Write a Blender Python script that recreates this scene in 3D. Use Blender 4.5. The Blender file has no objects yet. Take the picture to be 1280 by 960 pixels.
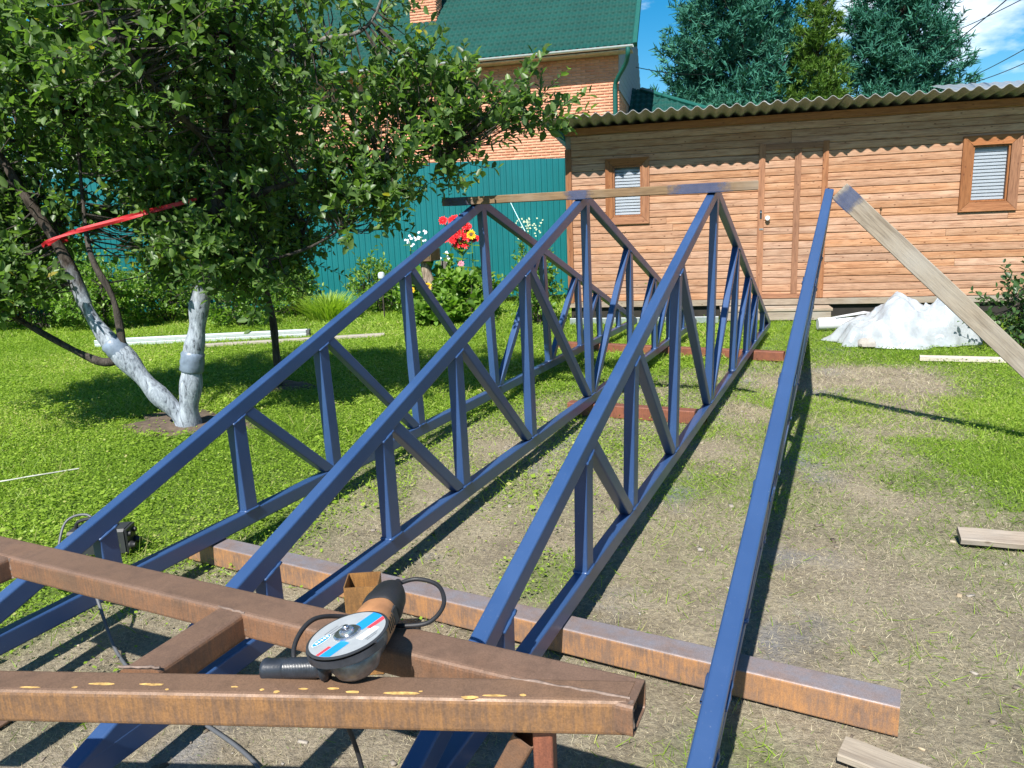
import bpy, bmesh, math, random
import numpy as np
from mathutils import Vector, Matrix, noise
R = math.radians
rnd = random.Random(7)
rng = np.random.default_rng(7)
S = bpy.context.scene
COL = S.collection

# ------------------------------------------------------------------ camera
YAW, PITCH, ROLL, FPX = 0.42251, 0.20986, -0.0416, 950.0
def cam_axes():
    cy, sy, cp, sp = math.cos(YAW), math.sin(YAW), math.cos(PITCH), math.sin(PITCH)
    F = Vector((-sy*cp, cy*cp, -sp)); Rr = Vector((cy, sy, 0)); U = Rr.cross(F)
    cr, sr = math.cos(ROLL), math.sin(ROLL)
    return Rr*cr+U*sr, U*cr-Rr*sr, F
cR, cU, cF = cam_axes()
cd = bpy.data.cameras.new('camera'); cam = bpy.data.objects.new('camera', cd); COL.objects.link(cam)
m = Matrix((cR, cU, -cF)).transposed().to_4x4(); m.translation = (0, 0, 1.6)
cam.matrix_world = m
cd.sensor_width = 36; cd.lens = 36*FPX/1280; cd.clip_start = .05; cd.clip_end = 2000
S.camera = cam

# ------------------------------------------------------------------ sky, sun, exposure
SUN_D = Vector((-.075, .85, -1.0)).normalized()          # direction the light travels
ELEV = math.asin(-SUN_D.z)
W = bpy.data.worlds.new('World'); S.world = W; W.use_nodes = True
nt = W.node_tree; nt.nodes.clear()
def wn(t, **k):
    n = nt.nodes.new(t)
    for a, b in k.items(): setattr(n, a, b)
    return n
sky = wn('ShaderNodeTexSky', sky_type='NISHITA', sun_disc=False, sun_elevation=ELEV, sun_rotation=R(175))
sky.air_density = 1.0; sky.dust_density = 0.1; sky.ozone_density = 3.0; sky.altitude = 200
hs = wn('ShaderNodeHueSaturation'); hs.inputs['Saturation'].default_value = 1.5; hs.inputs['Hue'].default_value = .490; hs.inputs['Value'].default_value = 1.0
tc = wn('ShaderNodeTexCoord')
mp = wn('ShaderNodeMapping'); mp.inputs['Scale'].default_value = (1, 1, 2.6); mp.inputs['Location'].default_value = (1.4, .6, .12)
no = wn('ShaderNodeTexNoise'); no.inputs['Scale'].default_value = 3.3; no.inputs['Detail'].default_value = 9; no.inputs['Roughness'].default_value = .55
cr = wn('ShaderNodeValToRGB'); cr.color_ramp.elements[0].position = .565; cr.color_ramp.elements[1].position = .68
mx = wn('ShaderNodeMix', data_type='RGBA'); mx.inputs[7].default_value = (12.5, 12.8, 13.2, 1)
bg = wn('ShaderNodeBackground'); bg.inputs['Strength'].default_value = .068
ow = wn('ShaderNodeOutputWorld')
L = nt.links.new
L(sky.outputs[0], hs.inputs['Color']); L(tc.outputs['Generated'], mp.inputs[0]); L(mp.outputs[0], no.inputs['Vector'])
L(no.outputs['Fac'], cr.inputs[0]); L(cr.outputs[0], mx.inputs[0]); L(hs.outputs[0], mx.inputs[6])
L(mx.outputs[2], bg.inputs['Color']); L(bg.outputs[0], ow.inputs[0])

sd = bpy.data.lights.new('sun', 'SUN'); sd.energy = 4.8; sd.angle = R(.55); sd.color = (1, .96, .89)
sun = bpy.data.objects.new('sun', sd); COL.objects.link(sun)
sun.rotation_euler = SUN_D.to_track_quat('-Z', 'Y').to_euler(); sun.location = (0, -20, 25)
S.view_settings.view_transform = 'Standard'; S.view_settings.look = 'None'
S.render.engine = 'CYCLES'; S.cycles.max_bounces = 7; S.cycles.diffuse_bounces = 3; S.cycles.glossy_bounces = 3; S.cycles.transparent_max_bounces = 8
S.view_settings.exposure = .98; S.view_settings.gamma = 1; S.view_settings.use_curve_mapping = False

# ------------------------------------------------------------------ materials
MATS = {}
class NT:
    def __init__(s, name):
        s.m = bpy.data.materials.new(name); s.m.use_nodes = True; s.t = s.m.node_tree; s.t.nodes.clear()
        s.o = s.n('ShaderNodeOutputMaterial'); s.b = s.n('ShaderNodeBsdfPrincipled'); s.l(s.b.outputs[0], s.o.inputs[0])
        s.co = s.n('ShaderNodeTexCoord'); s.oi = s.n('ShaderNodeObjectInfo')
        MATS[name] = s.m
    def n(s, t, **k):
        q = s.t.nodes.new(t)
        for a, b in k.items(): setattr(q, a, b)
        return q
    def l(s, a, b): s.t.links.new(a, b)
    def vec(s, scale=(1, 1, 1), rand=True, src='Object'):
        mp = s.n('ShaderNodeMapping'); mp.inputs['Scale'].default_value = scale
        if rand:
            a = s.n('ShaderNodeVectorMath', operation='MULTIPLY_ADD'); s.l(s.co.outputs[src], a.inputs[0])
            a.inputs[1].default_value = (1, 1, 1)
            c = s.n('ShaderNodeCombineXYZ'); f = s.n('ShaderNodeMath', operation='MULTIPLY'); f.inputs[1].default_value = 37.
            s.l(s.oi.outputs['Random'], f.inputs[0]); s.l(f.outputs[0], c.inputs[0]); s.l(f.outputs[0], c.inputs[1])
            s.l(c.outputs[0], a.inputs[2]); s.l(a.outputs[0], mp.inputs[0])
        else: s.l(s.co.outputs[src], mp.inputs[0])
        return mp.outputs[0]
    def noise(s, v, scale=5, detail=4, rough=.55, dist=0):
        q = s.n('ShaderNodeTexNoise'); q.inputs['Scale'].default_value = scale; q.inputs['Detail'].default_value = detail
        q.inputs['Roughness'].default_value = rough; q.inputs['Distortion'].default_value = dist; s.l(v, q.inputs['Vector']); return q.outputs['Fac']
    def ramp(s, f, stops):
        q = s.n('ShaderNodeValToRGB'); e = q.color_ramp.elements
        while len(e) < len(stops): e.new(.5)
        for i, (p, c) in enumerate(stops):
            e[i].position = p; e[i].color = (*(c if isinstance(c, tuple) else (c, c, c)), 1)
        s.l(f, q.inputs[0]); return q.outputs[0]
    def mix(s, f, a, b, mode='MIX'):
        q = s.n('ShaderNodeMix', data_type='RGBA', blend_type=mode)
        for i, x in ((0, f), (6, a), (7, b)):
            if isinstance(x, (int, float)): q.inputs[i].default_value = x
            elif isinstance(x, tuple): q.inputs[i].default_value = (*x, 1)
            else: s.l(x, q.inputs[i])
        return q.outputs[2]
    def math(s, op, a, b=0.):
        q = s.n('ShaderNodeMath', operation=op)
        for i, x in ((0, a), (1, b)):
            if isinstance(x, (int, float)): q.inputs[i].default_value = x
            else: s.l(x, q.inputs[i])
        return q.outputs[0]
    def set(s, **k):
        for a, b in k.items():
            i = s.b.inputs[a.replace('_', ' ')]
            if isinstance(b, (int, float)): i.default_value = b
            elif isinstance(b, tuple): i.default_value = (*b, 1) if len(b) == 3 else b
            else: s.l(b, i)
        return s
    def bump(s, h, strength=.3, dist=.01):
        q = s.n('ShaderNodeBump'); q.inputs['Strength'].default_value = strength; q.inputs['Distance'].default_value = dist
        s.l(h, q.inputs['Height']); s.l(q.outputs[0], s.b.inputs['Normal'])
    def randv(s, lo, hi):
        q = s.n('ShaderNodeMapRange'); q.inputs[3].default_value = lo; q.inputs[4].default_value = hi
        s.l(s.oi.outputs['Random'], q.inputs[0]); return q.outputs[0]

def simple(name, col, rough=.6, metal=0., var=.25, scale=8, bump=0.):
    q = NT(name); v = q.vec(); f = q.noise(v, scale, 6)
    a = tuple(c*(1-var) for c in col); b = tuple(min(1, c*(1+var)) for c in col)
    q.set(Base_Color=q.ramp(f, [(.3, a), (.7, b)]), Roughness=rough, Metallic=metal)
    if bump: q.bump(q.noise(v, scale*8, 4), bump, .004)
    return q.m

def mat_paint():
    q = NT('blue_paint'); v = q.vec(rand=True)
    f = q.noise(v, 3, 5); g = q.noise(v, 60, 3)
    c = q.ramp(f, [(.3, (.022, .056, .150)), (.7, (.029, .070, .178))])
    dust = q.ramp(q.noise(v, 14, 8, .7), [(.60, 0.), (.85, .16)])
    c = q.mix(dust, c, (.11, .16, .28))
    c = q.mix(q.ramp(q.noise(v, 130, 2, .5), [(.70, 0.), (.76, .45)]), c, (.17, .20, .27))
    c = q.mix(q.ramp(q.noise(q.vec((3, 3, 3)), 9, 6, .7), [(.66, 0.), (.74, .4)]), c, (.010, .028, .085))
    q.set(Base_Color=c, Roughness=q.ramp(f, [(.3, .30), (.7, .42)]))
    q.b.inputs['Specular IOR Level'].default_value = .8
    q.bump(q.math('ADD', q.math('MULTIPLY', g, .4), f), .07, .004)
mat_paint()
def mat_rust(name, base, orange, side=.8):
    q = NT(name); v = q.vec()
    f = q.noise(v, 3, 6, .55); g = q.noise(v, 260, 4, .65); m2 = q.noise(v, 17, 9, .75)
    c = q.ramp(f, [(.25, tuple(x*.85 for x in base)), (.55, base), (.85, tuple(.6*x+.4*y for x, y in zip(base, orange)))])
    c = q.mix(q.ramp(m2, [(.46, 0.), (.66, .6)]), c, tuple(x*.50 for x in base))
    ge = q.n('ShaderNodeNewGeometry'); sx = q.n('ShaderNodeSeparateXYZ'); q.l(ge.outputs['Normal'], sx.inputs[0])
    vert = q.ramp(q.math('ABSOLUTE', sx.outputs[2]), [(.3, 1.), (.8, 0.)])
    st = q.noise(q.vec((85, 85, 9)), 1.6, 6, .65); so = q.noise(v, 11, 7, .7)
    runs = q.math('MULTIPLY', vert, q.ramp(q.math('ADD', q.math('MULTIPLY', st, .45), q.math('MULTIPLY', so, .55)), [(.44, .06), (.60, side)]))
    c = q.mix(runs, c, orange)
    if name == 'rust_ground': c = q.mix(q.math('MULTIPLY', q.math('SUBTRACT', 1., vert), q.ramp(so, [(.35, .75), (.65, .25)])), c, (.20, .215, .26))
    pit = q.ramp(g, [(.32, .72), (.60, 1.05)]); c = q.mix(1., c, pit, 'MULTIPLY')
    q.set(Base_Color=c, Roughness=q.ramp(m2, [(.3, .42), (.7, .68)]), Metallic=.15)
    q.bump(q.math('ADD', g, q.math('MULTIPLY', m2, .6)), .22, .002)
mat_rust('rust_brown', (.185, .112, .076), (.30, .145, .072))
mat_rust('rust_orange', (.185, .110, .070), (.36, .18, .066))
mat_rust('rust_yellow', (.22, .115, .045), (.44, .21, .06))
mat_rust('rust_red', (.20, .075, .048), (.31, .11, .06))
mat_rust('rust_ground', (.24, .155, .115), (.45, .225, .095), .95)
def mat_wood(name, c0, c1, dark, knots=True, axis=0, grey=0., tint=(.72, 1.2), bump=.3):
    q = NT(name)
    sc = [14, 14, 14]; sc[axis] = .9
    v = q.vec(tuple(sc)); f = q.noise(v, 2.2, 7, .6, .6)
    c = q.ramp(f, [(.28, c0), (.62, c1), (.8, tuple(x*.8 for x in c0))])
    fine = q.noise(v, 9, 4); c = q.mix(1., c, q.ramp(fine, [(.28, .62), (.5, .95), (.7, 1.08)]), 'MULTIPLY')
    if grey: c = q.mix(q.ramp(q.noise(q.vec((1.5, 1.5, 1.5)), 1.5, 4), [(.45, 0.), (.7, grey)]), c, (.34, .32, .29))
    if name == 'cladding':
        ck = q.noise(q.vec((1.6, 40, 40)), 1.5, 5, .6, .4); c = q.mix(q.ramp(ck, [(.56, 0.), (.66, .72)]), c, (.14, .050, .025))
        c = q.mix(q.ramp(q.noise(q.vec((3., 9, 9)), 1.2, 4), [(.5, 0.), (.75, .45)]), c, (.56, .37, .25))
    if knots:
        vo = q.n('ShaderNodeTexVoronoi'); vo.inputs['Scale'].default_value = 1; vo.inputs['Randomness'].default_value = 1
        s2 = [13., 13., 13.]; s2[axis] = 7.5
        q.l(q.vec(tuple(s2)), vo.inputs['Vector'])
        c = q.mix(q.ramp(vo.outputs['Distance'], [(.05, .85), (.15, 0.)]), c, dark)
    tb = q.n('ShaderNodeHueSaturation'); q.l(c, tb.inputs['Color']); q.l(q.randv(*tint), tb.inputs['Value'])
    r2 = q.math('FRACT', q.math('MULTIPLY', q.oi.outputs['Random'], 7.3))
    q.l(q.math('ADD', q.math('MULTIPLY', r2, .22), .86), tb.inputs['Saturation'])
    q.set(Base_Color=tb.outputs[0], Roughness=.72)
    q.b.inputs['Specular IOR Level'].default_value = .25
    q.bump(q.math('ADD', f, q.math('MULTIPLY', fine, .5)), bump, .006)
mat_wood('cladding', (.34, .160, .084), (.49, .275, .165), (.10, .035, .016), grey=0., tint=(.86, 1.10), bump=.4)
mat_wood('trim_wood', (.22, .082, .033), (.34, .145, .062), (.12, .04, .02), axis=2, tint=(.8, 1.1))
mat_wood('trim_wood_flat', (.24, .088, .034), (.37, .155, .065), (.12, .04, .02), axis=0, tint=(.8, 1.1))
mat_wood('grey_board', (.20, .16, .12), (.32, .27, .21), (.13, .09, .06), knots=False, grey=.55)
mat_wood('old_board', (.25, .19, .14), (.36, .29, .22), (.12, .08, .05), grey=.55, tint=(.85, 1.1))
mat_wood('pale_board', (.42, .37, .31), (.54, .48, .41), (.3, .2, .13), knots=False, grey=.3)
mat_wood('batten_wood', (.11, .068, .036), (.20, .13, .07), (.09, .05, .03), knots=False, grey=.3)
simple('fence_teal', (.003, .128, .138), .42, 0., .10, 1.5)
simple('gutter_white', (.62, .66, .68), .35, .3, .05)
simple('siding_grey', (.33, .34, .39), .6, 0, .08)
simple('soffit', (.50, .44, .37), .7)
simple('green_metal', (.008, .085, .068), .38, 0, .1)
simple('mortar', (.50, .29, .20), .9, 0, .1)
simple('galvanised', (.50, .54, .57), .38, .75, .12, 12)
simple('aluminium', (.62, .66, .70), .36, .55, .1, 12)
simple('black_rubber', (.014, .014, .016), .55, 0, .3, 20, .1)
simple('handle_black', (.020, .024, .032), .35, 0, .4, 30, .1)
simple('guard_steel', (.06, .065, .08), .42, .6, .4, 25, .15)
simple('dark_plastic', (.030, .032, .036), .45, 0, .2, 20)
simple('grey_plastic', (.10, .105, .11), .5, 0, .2)
simple('cable_grey', (.085, .09, .10), .5, 0, .15)
simple('strap_red', (.42, .008, .014), .6, 0, .2, 30, .2)
simple('wrap_tape', (.15, .19, .25), .4, 0, .4, 10, .5)
simple('jar_glass', (.45, .50, .53), .3, 0, .1)
simple('steel_bright', (.55, .56, .58), .25, .95, .1, 30)
simple('cast_metal', (.24, .235, .235), .42, .7, .6, 26, .25)
simple('tool_orange', (.40, .19, .085), .5, 0, .35, 14, .1)
simple('disc_grey', (.29, .31, .325), .6, 0, .08, 40)
simple('print_blue', (.01, .23, .62), .5, 0, .05)
simple('print_red', (.68, .05, .07), .5, 0, .05)
simple('print_white', (.75, .78, .8), .5, 0, .05)
simple('print_dark', (.06, .07, .09), .5, 0, .05)
simple('soil', (.095, .068, .048), .95, 0, .4, 20, .6)
simple('stone', (.34, .31, .28), .85, 0, .3, 12, .4)
simple('wire_black', (.012, .012, .013), .5)
simple('white_insulator', (.75, .75, .75), .4)
simple('foam_white', (.56, .58, .60), .6, 0, .05)
simple('void_dark', (.02, .017, .014), .9)
simple('petal_red', (.72, .012, .02), .55, 0, .3, 30)
simple('petal_yellow', (.80, .48, .015), .55, 0, .2, 30)
simple('petal_white', (.78, .76, .80), .6, 0, .1, 30)
simple('petal_cream', (.50, .55, .36), .6, 0, .2, 30)
simple('petal_pink', (.66, .25, .33), .6, 0, .2, 30)
simple('seed_brown', (.10, .05, .018), .8)
simple('wire_pale', (.45, .45, .40), .6)
simple('wire_cyan', (.55, .75, .78), .6)

def mat_asbestos():
    q = NT('asbestos'); v = q.vec(); f = q.noise(v, 3, 8, .65); g = q.noise(v, 30, 5)
    c = q.ramp(f, [(.3, (.25, .255, .26)), (.55, (.38, .385, .39)), (.75, (.30, .305, .30))])
    c = q.mix(1., c, q.ramp(g, [(.3, .75), (.7, 1.1)]), 'MULTIPLY')
    q.set(Base_Color=c, Roughness=.92); q.bump(g, .3, .004)
mat_asbestos()
def mat_tile():
    q = NT('metal_tile'); v = q.vec(rand=False); f = q.noise(v, 1.2, 6)
    q.set(Base_Color=q.ramp(f, [(.3, (.003, .046, .039)), (.7, (.005, .060, .050))]), Roughness=.72); q.b.inputs['Specular IOR Level'].default_value = .22
mat_tile()
def mat_brick():
    q = NT('brick'); a = q.n('ShaderNodeAttribute', attribute_name='tint'); v = q.vec(rand=False)
    c = q.ramp(a.outputs['Fac'], [(0., (.56, .225, .125)), (.5, (.66, .295, .175)), (1., (.72, .36, .23))])
    c = q.mix(1., c, q.ramp(q.noise(v, 9, 6), [(.3, .85), (.7, 1.08)]), 'MULTIPLY')
    q.set(Base_Color=c, Roughness=.85)
mat_brick()
def mat_glass():
    q = NT('window_glass'); q.set(Base_Color=(.02, .03, .045), Roughness=.02)
    q.b.inputs['Alpha'].default_value = .24
    q.b.inputs['Specular IOR Level'].default_value = .8
mat_glass()
simple('blind_slat', (.70, .78, .88), .5, 0, .05)
simple('blind_gap', (.30, .37, .48), .7, 0, .05)
def mat_film():
    q = NT('plastic_film'); v = q.vec(rand=False)
    tr = q.n('ShaderNodeBsdfTranslucent'); tr.inputs[0].default_value = (.66, .71, .77, 1)
    q.set(Base_Color=q.ramp(q.noise(v, 5, 6), [(.3, (.52, .56, .61)), (.7, (.66, .70, .74))]), Roughness=.22)
    q.b.inputs['Specular IOR Level'].default_value = .7
    ms = q.n('ShaderNodeMixShader'); ms.inputs[0].default_value = .40
    q.l(q.b.outputs[0], ms.inputs[1]); q.l(tr.outputs[0], ms.inputs[2])
    tp = q.n('ShaderNodeBsdfTransparent'); m2 = q.n('ShaderNodeMixShader'); q.l(q.ramp(q.noise(q.vec((1, 1, 1), False), 3.2, 5, .6, 1.), [(.42, .03), (.68, .28)]), m2.inputs[0])
    q.l(ms.outputs[0], m2.inputs[1]); q.l(tp.outputs[0], m2.inputs[2]); q.l(m2.outputs[0], q.o.inputs[0])
    q.bump(q.noise(v, 5, 3, .5, 2.), .5, .03)
mat_film()
def mat_bark(name, c0, c1, c2, sc=(7, 7, 1.6)):
    q = NT(name); v = q.vec(sc); f = q.noise(v, 3.5, 8, .7, .8)
    q.set(Base_Color=q.ramp(f, [(.36, c0), (.5, c1), (.68, c2)]), Roughness=.9); q.bump(f, .9, .03)
mat_bark('bark', (.020, .016, .013), (.055, .044, .036), (.10, .085, .072))
mat_bark('bark_grey', (.05, .045, .04), (.16, .145, .13), (.26, .245, .225))
def mat_white():
    q = NT('whitewash'); v = q.vec((9, 9, 3.0)); f = q.noise(v, 3.5, 8, .7, .8)
    c = q.ramp(f, [(.34, (.05, .055, .065)), (.44, (.22, .25, .29)), (.66, (.44, .49, .55))])
    b = q.ramp(f, [(.36, (.020, .016, .013)), (.5, (.055, .044, .036)), (.68, (.10, .085, .072))])
    sp = q.n('ShaderNodeSeparateXYZ'); q.l(q.co.outputs['Object'], sp.inputs[0])
    h = q.math('ADD', sp.outputs[2], q.math('MULTIPLY', q.math('SUBTRACT', q.noise(q.vec((5, 5, 3)), 2, 5), .5), .9))
    q.set(Base_Color=q.mix(q.ramp(q.math('MULTIPLY', h, .5), [(.52, 0.), (.74, 1.)]), c, b), Roughness=1.); q.b.inputs['Specular IOR Level'].default_value = .1; q.bump(f, .55, .02)
mat_white()
mat_bark('birch', (.10, .07, .05), (.26, .20, .15), (.40, .32, .25))
def mat_leaf(name, stops, trans=.3, rough=.42, spec=.5):
    q = NT(name); a = q.n('ShaderNodeAttribute', attribute_name='tint')
    c = q.ramp(a.outputs['Fac'], stops)
    q.set(Base_Color=c, Roughness=rough); q.b.inputs['Specular IOR Level'].default_value = spec
    tr = q.n('ShaderNodeBsdfTranslucent'); q.l(q.mix(1., c, (1.3, 1.5, .55), 'MULTIPLY'), tr.inputs[0])
    ms = q.n('ShaderNodeMixShader'); ms.inputs[0].default_value = trans
    q.l(q.b.outputs[0], ms.inputs[1]); q.l(tr.outputs[0], ms.inputs[2]); q.l(ms.outputs[0], q.o.inputs[0])
mat_leaf('apple_leaf', [(0., (.055, .105, .030)), (.55, (.110, .190, .054)), (.93, (.19, .285, .085)), (1., (.36, .31, .06))], .5)
mat_leaf('bush_leaf', [(0., (.08, .165, .022)), (.6, (.15, .275, .035)), (1., (.24, .36, .06))], .4)
mat_leaf('dark_leaf', [(0., (.025, .06, .02)), (.6, (.05, .11, .03)), (1., (.09, .17, .05))], .3)
mat_leaf('grass_blade', [(0., (.115, .20, .018)), (.5, (.225, .345, .034)), (.9, (.33, .44, .065)), (1., (.44, .43, .16))], .4, .5, .3)
mat_leaf('straw', [(0., (.24, .20, .14)), (.5, (.40, .345, .235)), (.8, (.54, .48, .35)), (.86, (.14, .23, .05)), (1., (.19, .30, .06))], .15, .7, .2)
mat_leaf('pine_needle', [(0., (.020, .098, .070)), (.6, (.044, .170, .120)), (1., (.08, .24, .165))], .12, .75, .15)
mat_leaf('spruce_needle', [(0., (.042, .100, .014)), (.6, (.088, .170, .022)), (1., (.14, .235, .035))], .2, .5, .3)
def mat_ground():
    q = NT('ground_soil'); a = q.n('ShaderNodeAttribute', attribute_name='lawn'); v = q.vec(rand=False)
    f = q.noise(v, 3.0, 9, .65); g = q.noise(v, 45, 6, .7)
    dry = q.ramp(f, [(.3, (.17, .14, .105)), (.5, (.27, .225, .165)), (.7, (.34, .29, .215))])
    fib = q.noise(q.vec((14, 60, 14), False), 2, 4, .6, 2.); dry = q.mix(q.ramp(fib, [(.5, 0.), (.7, .55)]), dry, (.46, .41, .30))
    green = q.ramp(g, [(.3, (.055, .095, .014)), (.7, (.13, .215, .024))])
    c = q.mix(a.outputs['Fac'], dry, green)
    c = q.mix(1., c, q.ramp(g, [(.3, .6), (.65, 1.1)]), 'MULTIPLY')
    # overspray of blue paint beside the trusses
    sx = q.n('ShaderNodeSeparateXYZ'); q.l(q.co.outputs['Object'], sx.inputs[0])
    tot = None
    for x0, w in ((-.88, .17), (-.20, .30), (-1.86, .14)):
        d = q.math('SUBTRACT', 1., q.math('DIVIDE', q.math('ABSOLUTE', q.math('SUBTRACT', sx.outputs[0], x0)), w)); d = q.math('MAXIMUM', d, 0.)
        tot = d if tot is None else q.math('MAXIMUM', tot, d)
    ov = q.math('MULTIPLY', tot, q.ramp(q.noise(v, 1.3, 5, .6), [(.48, 0.), (.68, .55)]))
    c = q.mix(ov, c, (.16, .20, .28))
    q.set(Base_Color=c, Roughness=.95); q.b.inputs['Specular IOR Level'].default_value = .15
    q.bump(q.math('ADD', g, f), .8, .03)
mat_ground()

# ------------------------------------------------------------------ mesh helpers
class MB:
    def __init__(s): s.v = []; s.f = []; s.t = []
    def add(s, vs, fs):
        b = len(s.v); s.v += [tuple(v) for v in vs]; s.f += [tuple(b+i for i in f) for f in fs]; return s
    def box(s, lo, hi, M=None):
        (a, b, c), (d, e, f) = lo, hi
        vs = [Vector(p) for p in ((a, b, c), (d, b, c), (d, e, c), (a, e, c), (a, b, f), (d, b, f), (d, e, f), (a, e, f))]
        if M: vs = [M @ p for p in vs]
        return s.add(vs, [(0, 3, 2, 1), (4, 5, 6, 7), (0, 1, 5, 4), (1, 2, 6, 5), (2, 3, 7, 6), (3, 0, 4, 7)])
    def bbox(s, lo, hi, r=.004, M=None):      # box with bevelled edges along its length (longest axis)
        d = [hi[i]-lo[i] for i in range(3)]; ax = d.index(max(d)); o = [i for i in range(3) if i != ax]
        prof = [(r, 0), (d[o[0]]-r, 0), (d[o[0]], r), (d[o[0]], d[o[1]]-r), (d[o[0]]-r, d[o[1]]), (r, d[o[1]]), (0, d[o[1]]-r), (0, r)]
        vs = []
        for e in (0, 1):
            for a, b in prof:
                p = [0, 0, 0]; p[ax] = hi[ax] if e else lo[ax]; p[o[0]] = lo[o[0]]+a; p[o[1]] = lo[o[1]]+b
                p = Vector(p); vs.append(M @ p if M else p)
        n = 8; fl = (ax == 1)
        fs = [(i, (i+1) % n, n+(i+1) % n, n+i) for i in range(n)] + [tuple(reversed(range(n))), tuple(range(n, 2*n))]
        return s.add(vs, [tuple(reversed(f)) for f in fs] if fl else fs)
    def rtube(s, p0, p1, w, h, side, r=.008, cut0=None, cut1=None, hollow=0.):
        """rectangular steel tube with rounded corners; w along side, h along side x axis; cut = plane normal at the end"""
        p0, p1 = Vector(p0), Vector(p1); ax = (p1-p0).normalized(); sd_ = Vector(side); sd_ = (sd_-ax*sd_.dot(ax)).normalized(); up = sd_.cross(ax)
        def prof(w, h, r):
            q = []
            for cx, cy, a0 in ((w/2-r, h/2-r, 0), (-w/2+r, h/2-r, 90), (-w/2+r, -h/2+r, 180), (w/2-r, -h/2+r, 270)):
                for k in range(4):
                    a = R(a0+30*k); q.append((cx+r*math.cos(a), cy+r*math.sin(a)))
            return q
        def ring(P, cut, pr):
            out = []
            for a, b in pr:
                p = P+sd_*a+up*b
                if cut is not None:
                    n = Vector(cut); p = p + ax*((P-p).dot(n)/ax.dot(n))
                out.append(p)
            return out
        pr = prof(w, h, r); n = len(pr)
        vs = ring(p0, cut0, pr)+ring(p1, cut1, pr)
        fs = [(i, (i+1) % n, n+(i+1) % n, n+i) for i in range(n)]
        fs = [tuple(reversed(f)) for f in fs] if False else fs
        if hollow:
            t = hollow; pi = prof(w-2*t, h-2*t, max(.002, r-t))
            a0, a1 = ring(p0, cut0, pi), ring(p1, cut1, pi); vs += a0+a1
            fs += [(2*n+i, 3*n+i, 3*n+(i+1) % n, 2*n+(i+1) % n) for i in range(n)]
            fs += [(i, 2*n+i, 2*n+(i+1) % n, (i+1) % n) for i in range(n)]
            fs += [(n+i, n+(i+1) % n, 3*n+(i+1) % n, 3*n+i) for i in range(n)]
        else: fs += [tuple(reversed(range(n))), tuple(range(n, 2*n))]
        return s.add(vs, fs)
    def tube(s, pts, rad, seg=8, caps=True):
        pts = [Vector(p) for p in pts]; N = len(pts)
        if isinstance(rad, (int, float)): rad = [rad]*N
        vs = []; up = None
        for i, p in enumerate(pts):
            d = (pts[min(i+1, N-1)]-pts[max(i-1, 0)]).normalized()
            if up is None: up = d.orthogonal().normalized()
            up = (up-d*up.dot(d)); up = up.normalized() if up.length > 1e-5 else d.orthogonal().normalized()
            w = d.cross(up)
            for k in range(seg):
                a = 2*math.pi*k/seg; vs.append(p+(up*math.cos(a)+w*math.sin(a))*rad[i])
        fs = [(i*seg+k, i*seg+(k+1) % seg, (i+1)*seg+(k+1) % seg, (i+1)*seg+k) for i in range(N-1) for k in range(seg)]
        if caps: fs += [tuple(reversed(range(seg))), tuple(range((N-1)*seg, N*seg))]
        return s.add(vs, fs)
    def lathe(s, prof, seg=24, M=None, caps=True):
        vs = []
        for r, z in prof:
            for k in range(seg):
                a = 2*math.pi*k/seg; p = Vector((r*math.cos(a), r*math.sin(a), z)); vs.append(M @ p if M else p)
        n = len(prof)
        fs = [(i*seg+k, i*seg+(k+1) % seg, (i+1)*seg+(k+1) % seg, (i+1)*seg+k) for i in range(n-1) for k in range(seg)]
        if caps: fs += [tuple(reversed(range(seg))), tuple(range((n-1)*seg, n*seg))]
        return s.add(vs, fs)
    def build(s, name, mat, parent=None, smooth=False, ang=40):
        me = bpy.data.meshes.new(name); me.from_pydata(s.v, [], s.f); me.update()
        return link(name, me, mat, parent, smooth, ang)
def link(name, me, mat, parent=None, smooth=False, ang=40):
    me.materials.append(MATS[mat])
    if smooth:
        me.polygons.foreach_set('use_smooth', [True]*len(me.polygons)); me.set_sharp_from_angle(angle=R(ang))
    o = bpy.data.objects.new(name, me); COL.objects.link(o)
    if parent: o.parent = parent
    return o
def npmesh(name, V, Fq, mat, parent=None, tint=None, smooth=False):
    """V (n,3), Fq (m,k) arrays, all faces with k corners"""
    me = bpy.data.meshes.new(name); n, k = len(V), Fq.shape[1]
    me.vertices.add(n); me.vertices.foreach_set('co', np.ascontiguousarray(V, np.float32).ravel())
    me.loops.add(Fq.size); me.loops.foreach_set('vertex_index', np.ascontiguousarray(Fq, np.int32).ravel())
    me.polygons.add(len(Fq)); me.polygons.foreach_set('loop_start', np.arange(0, Fq.size, k, dtype=np.int32))
    if tint is not None:
        a = me.attributes.new('tint', 'FLOAT', 'POINT'); a.data.foreach_set('value', np.ascontiguousarray(tint, np.float32))
    me.update(calc_edges=True); me.validate()
    if smooth: me.polygons.foreach_set('use_smooth', [True]*len(me.polygons))
    return link(name, me, mat, parent)
def tag(o, label=None, cat=None, group=None, kind=None):
    for k, v in (('label', label), ('category', cat), ('group', group), ('kind', kind)):
        if v: o[k] = v
    return o
def empty(name, loc=(0, 0, 0), rz=0., label=None, cat=None, group=None):
    o = bpy.data.objects.new(name, None); COL.objects.link(o); o.location = loc; o.rotation_euler = (0, 0, rz); o.empty_display_size = .1
    return tag(o, label, cat, group)
def copy_tree(o, parent=None):
    c = o.copy(); COL.objects.link(c); c.parent = parent
    for ch in list(o.children): copy_tree(ch, c)
    return c

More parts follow.
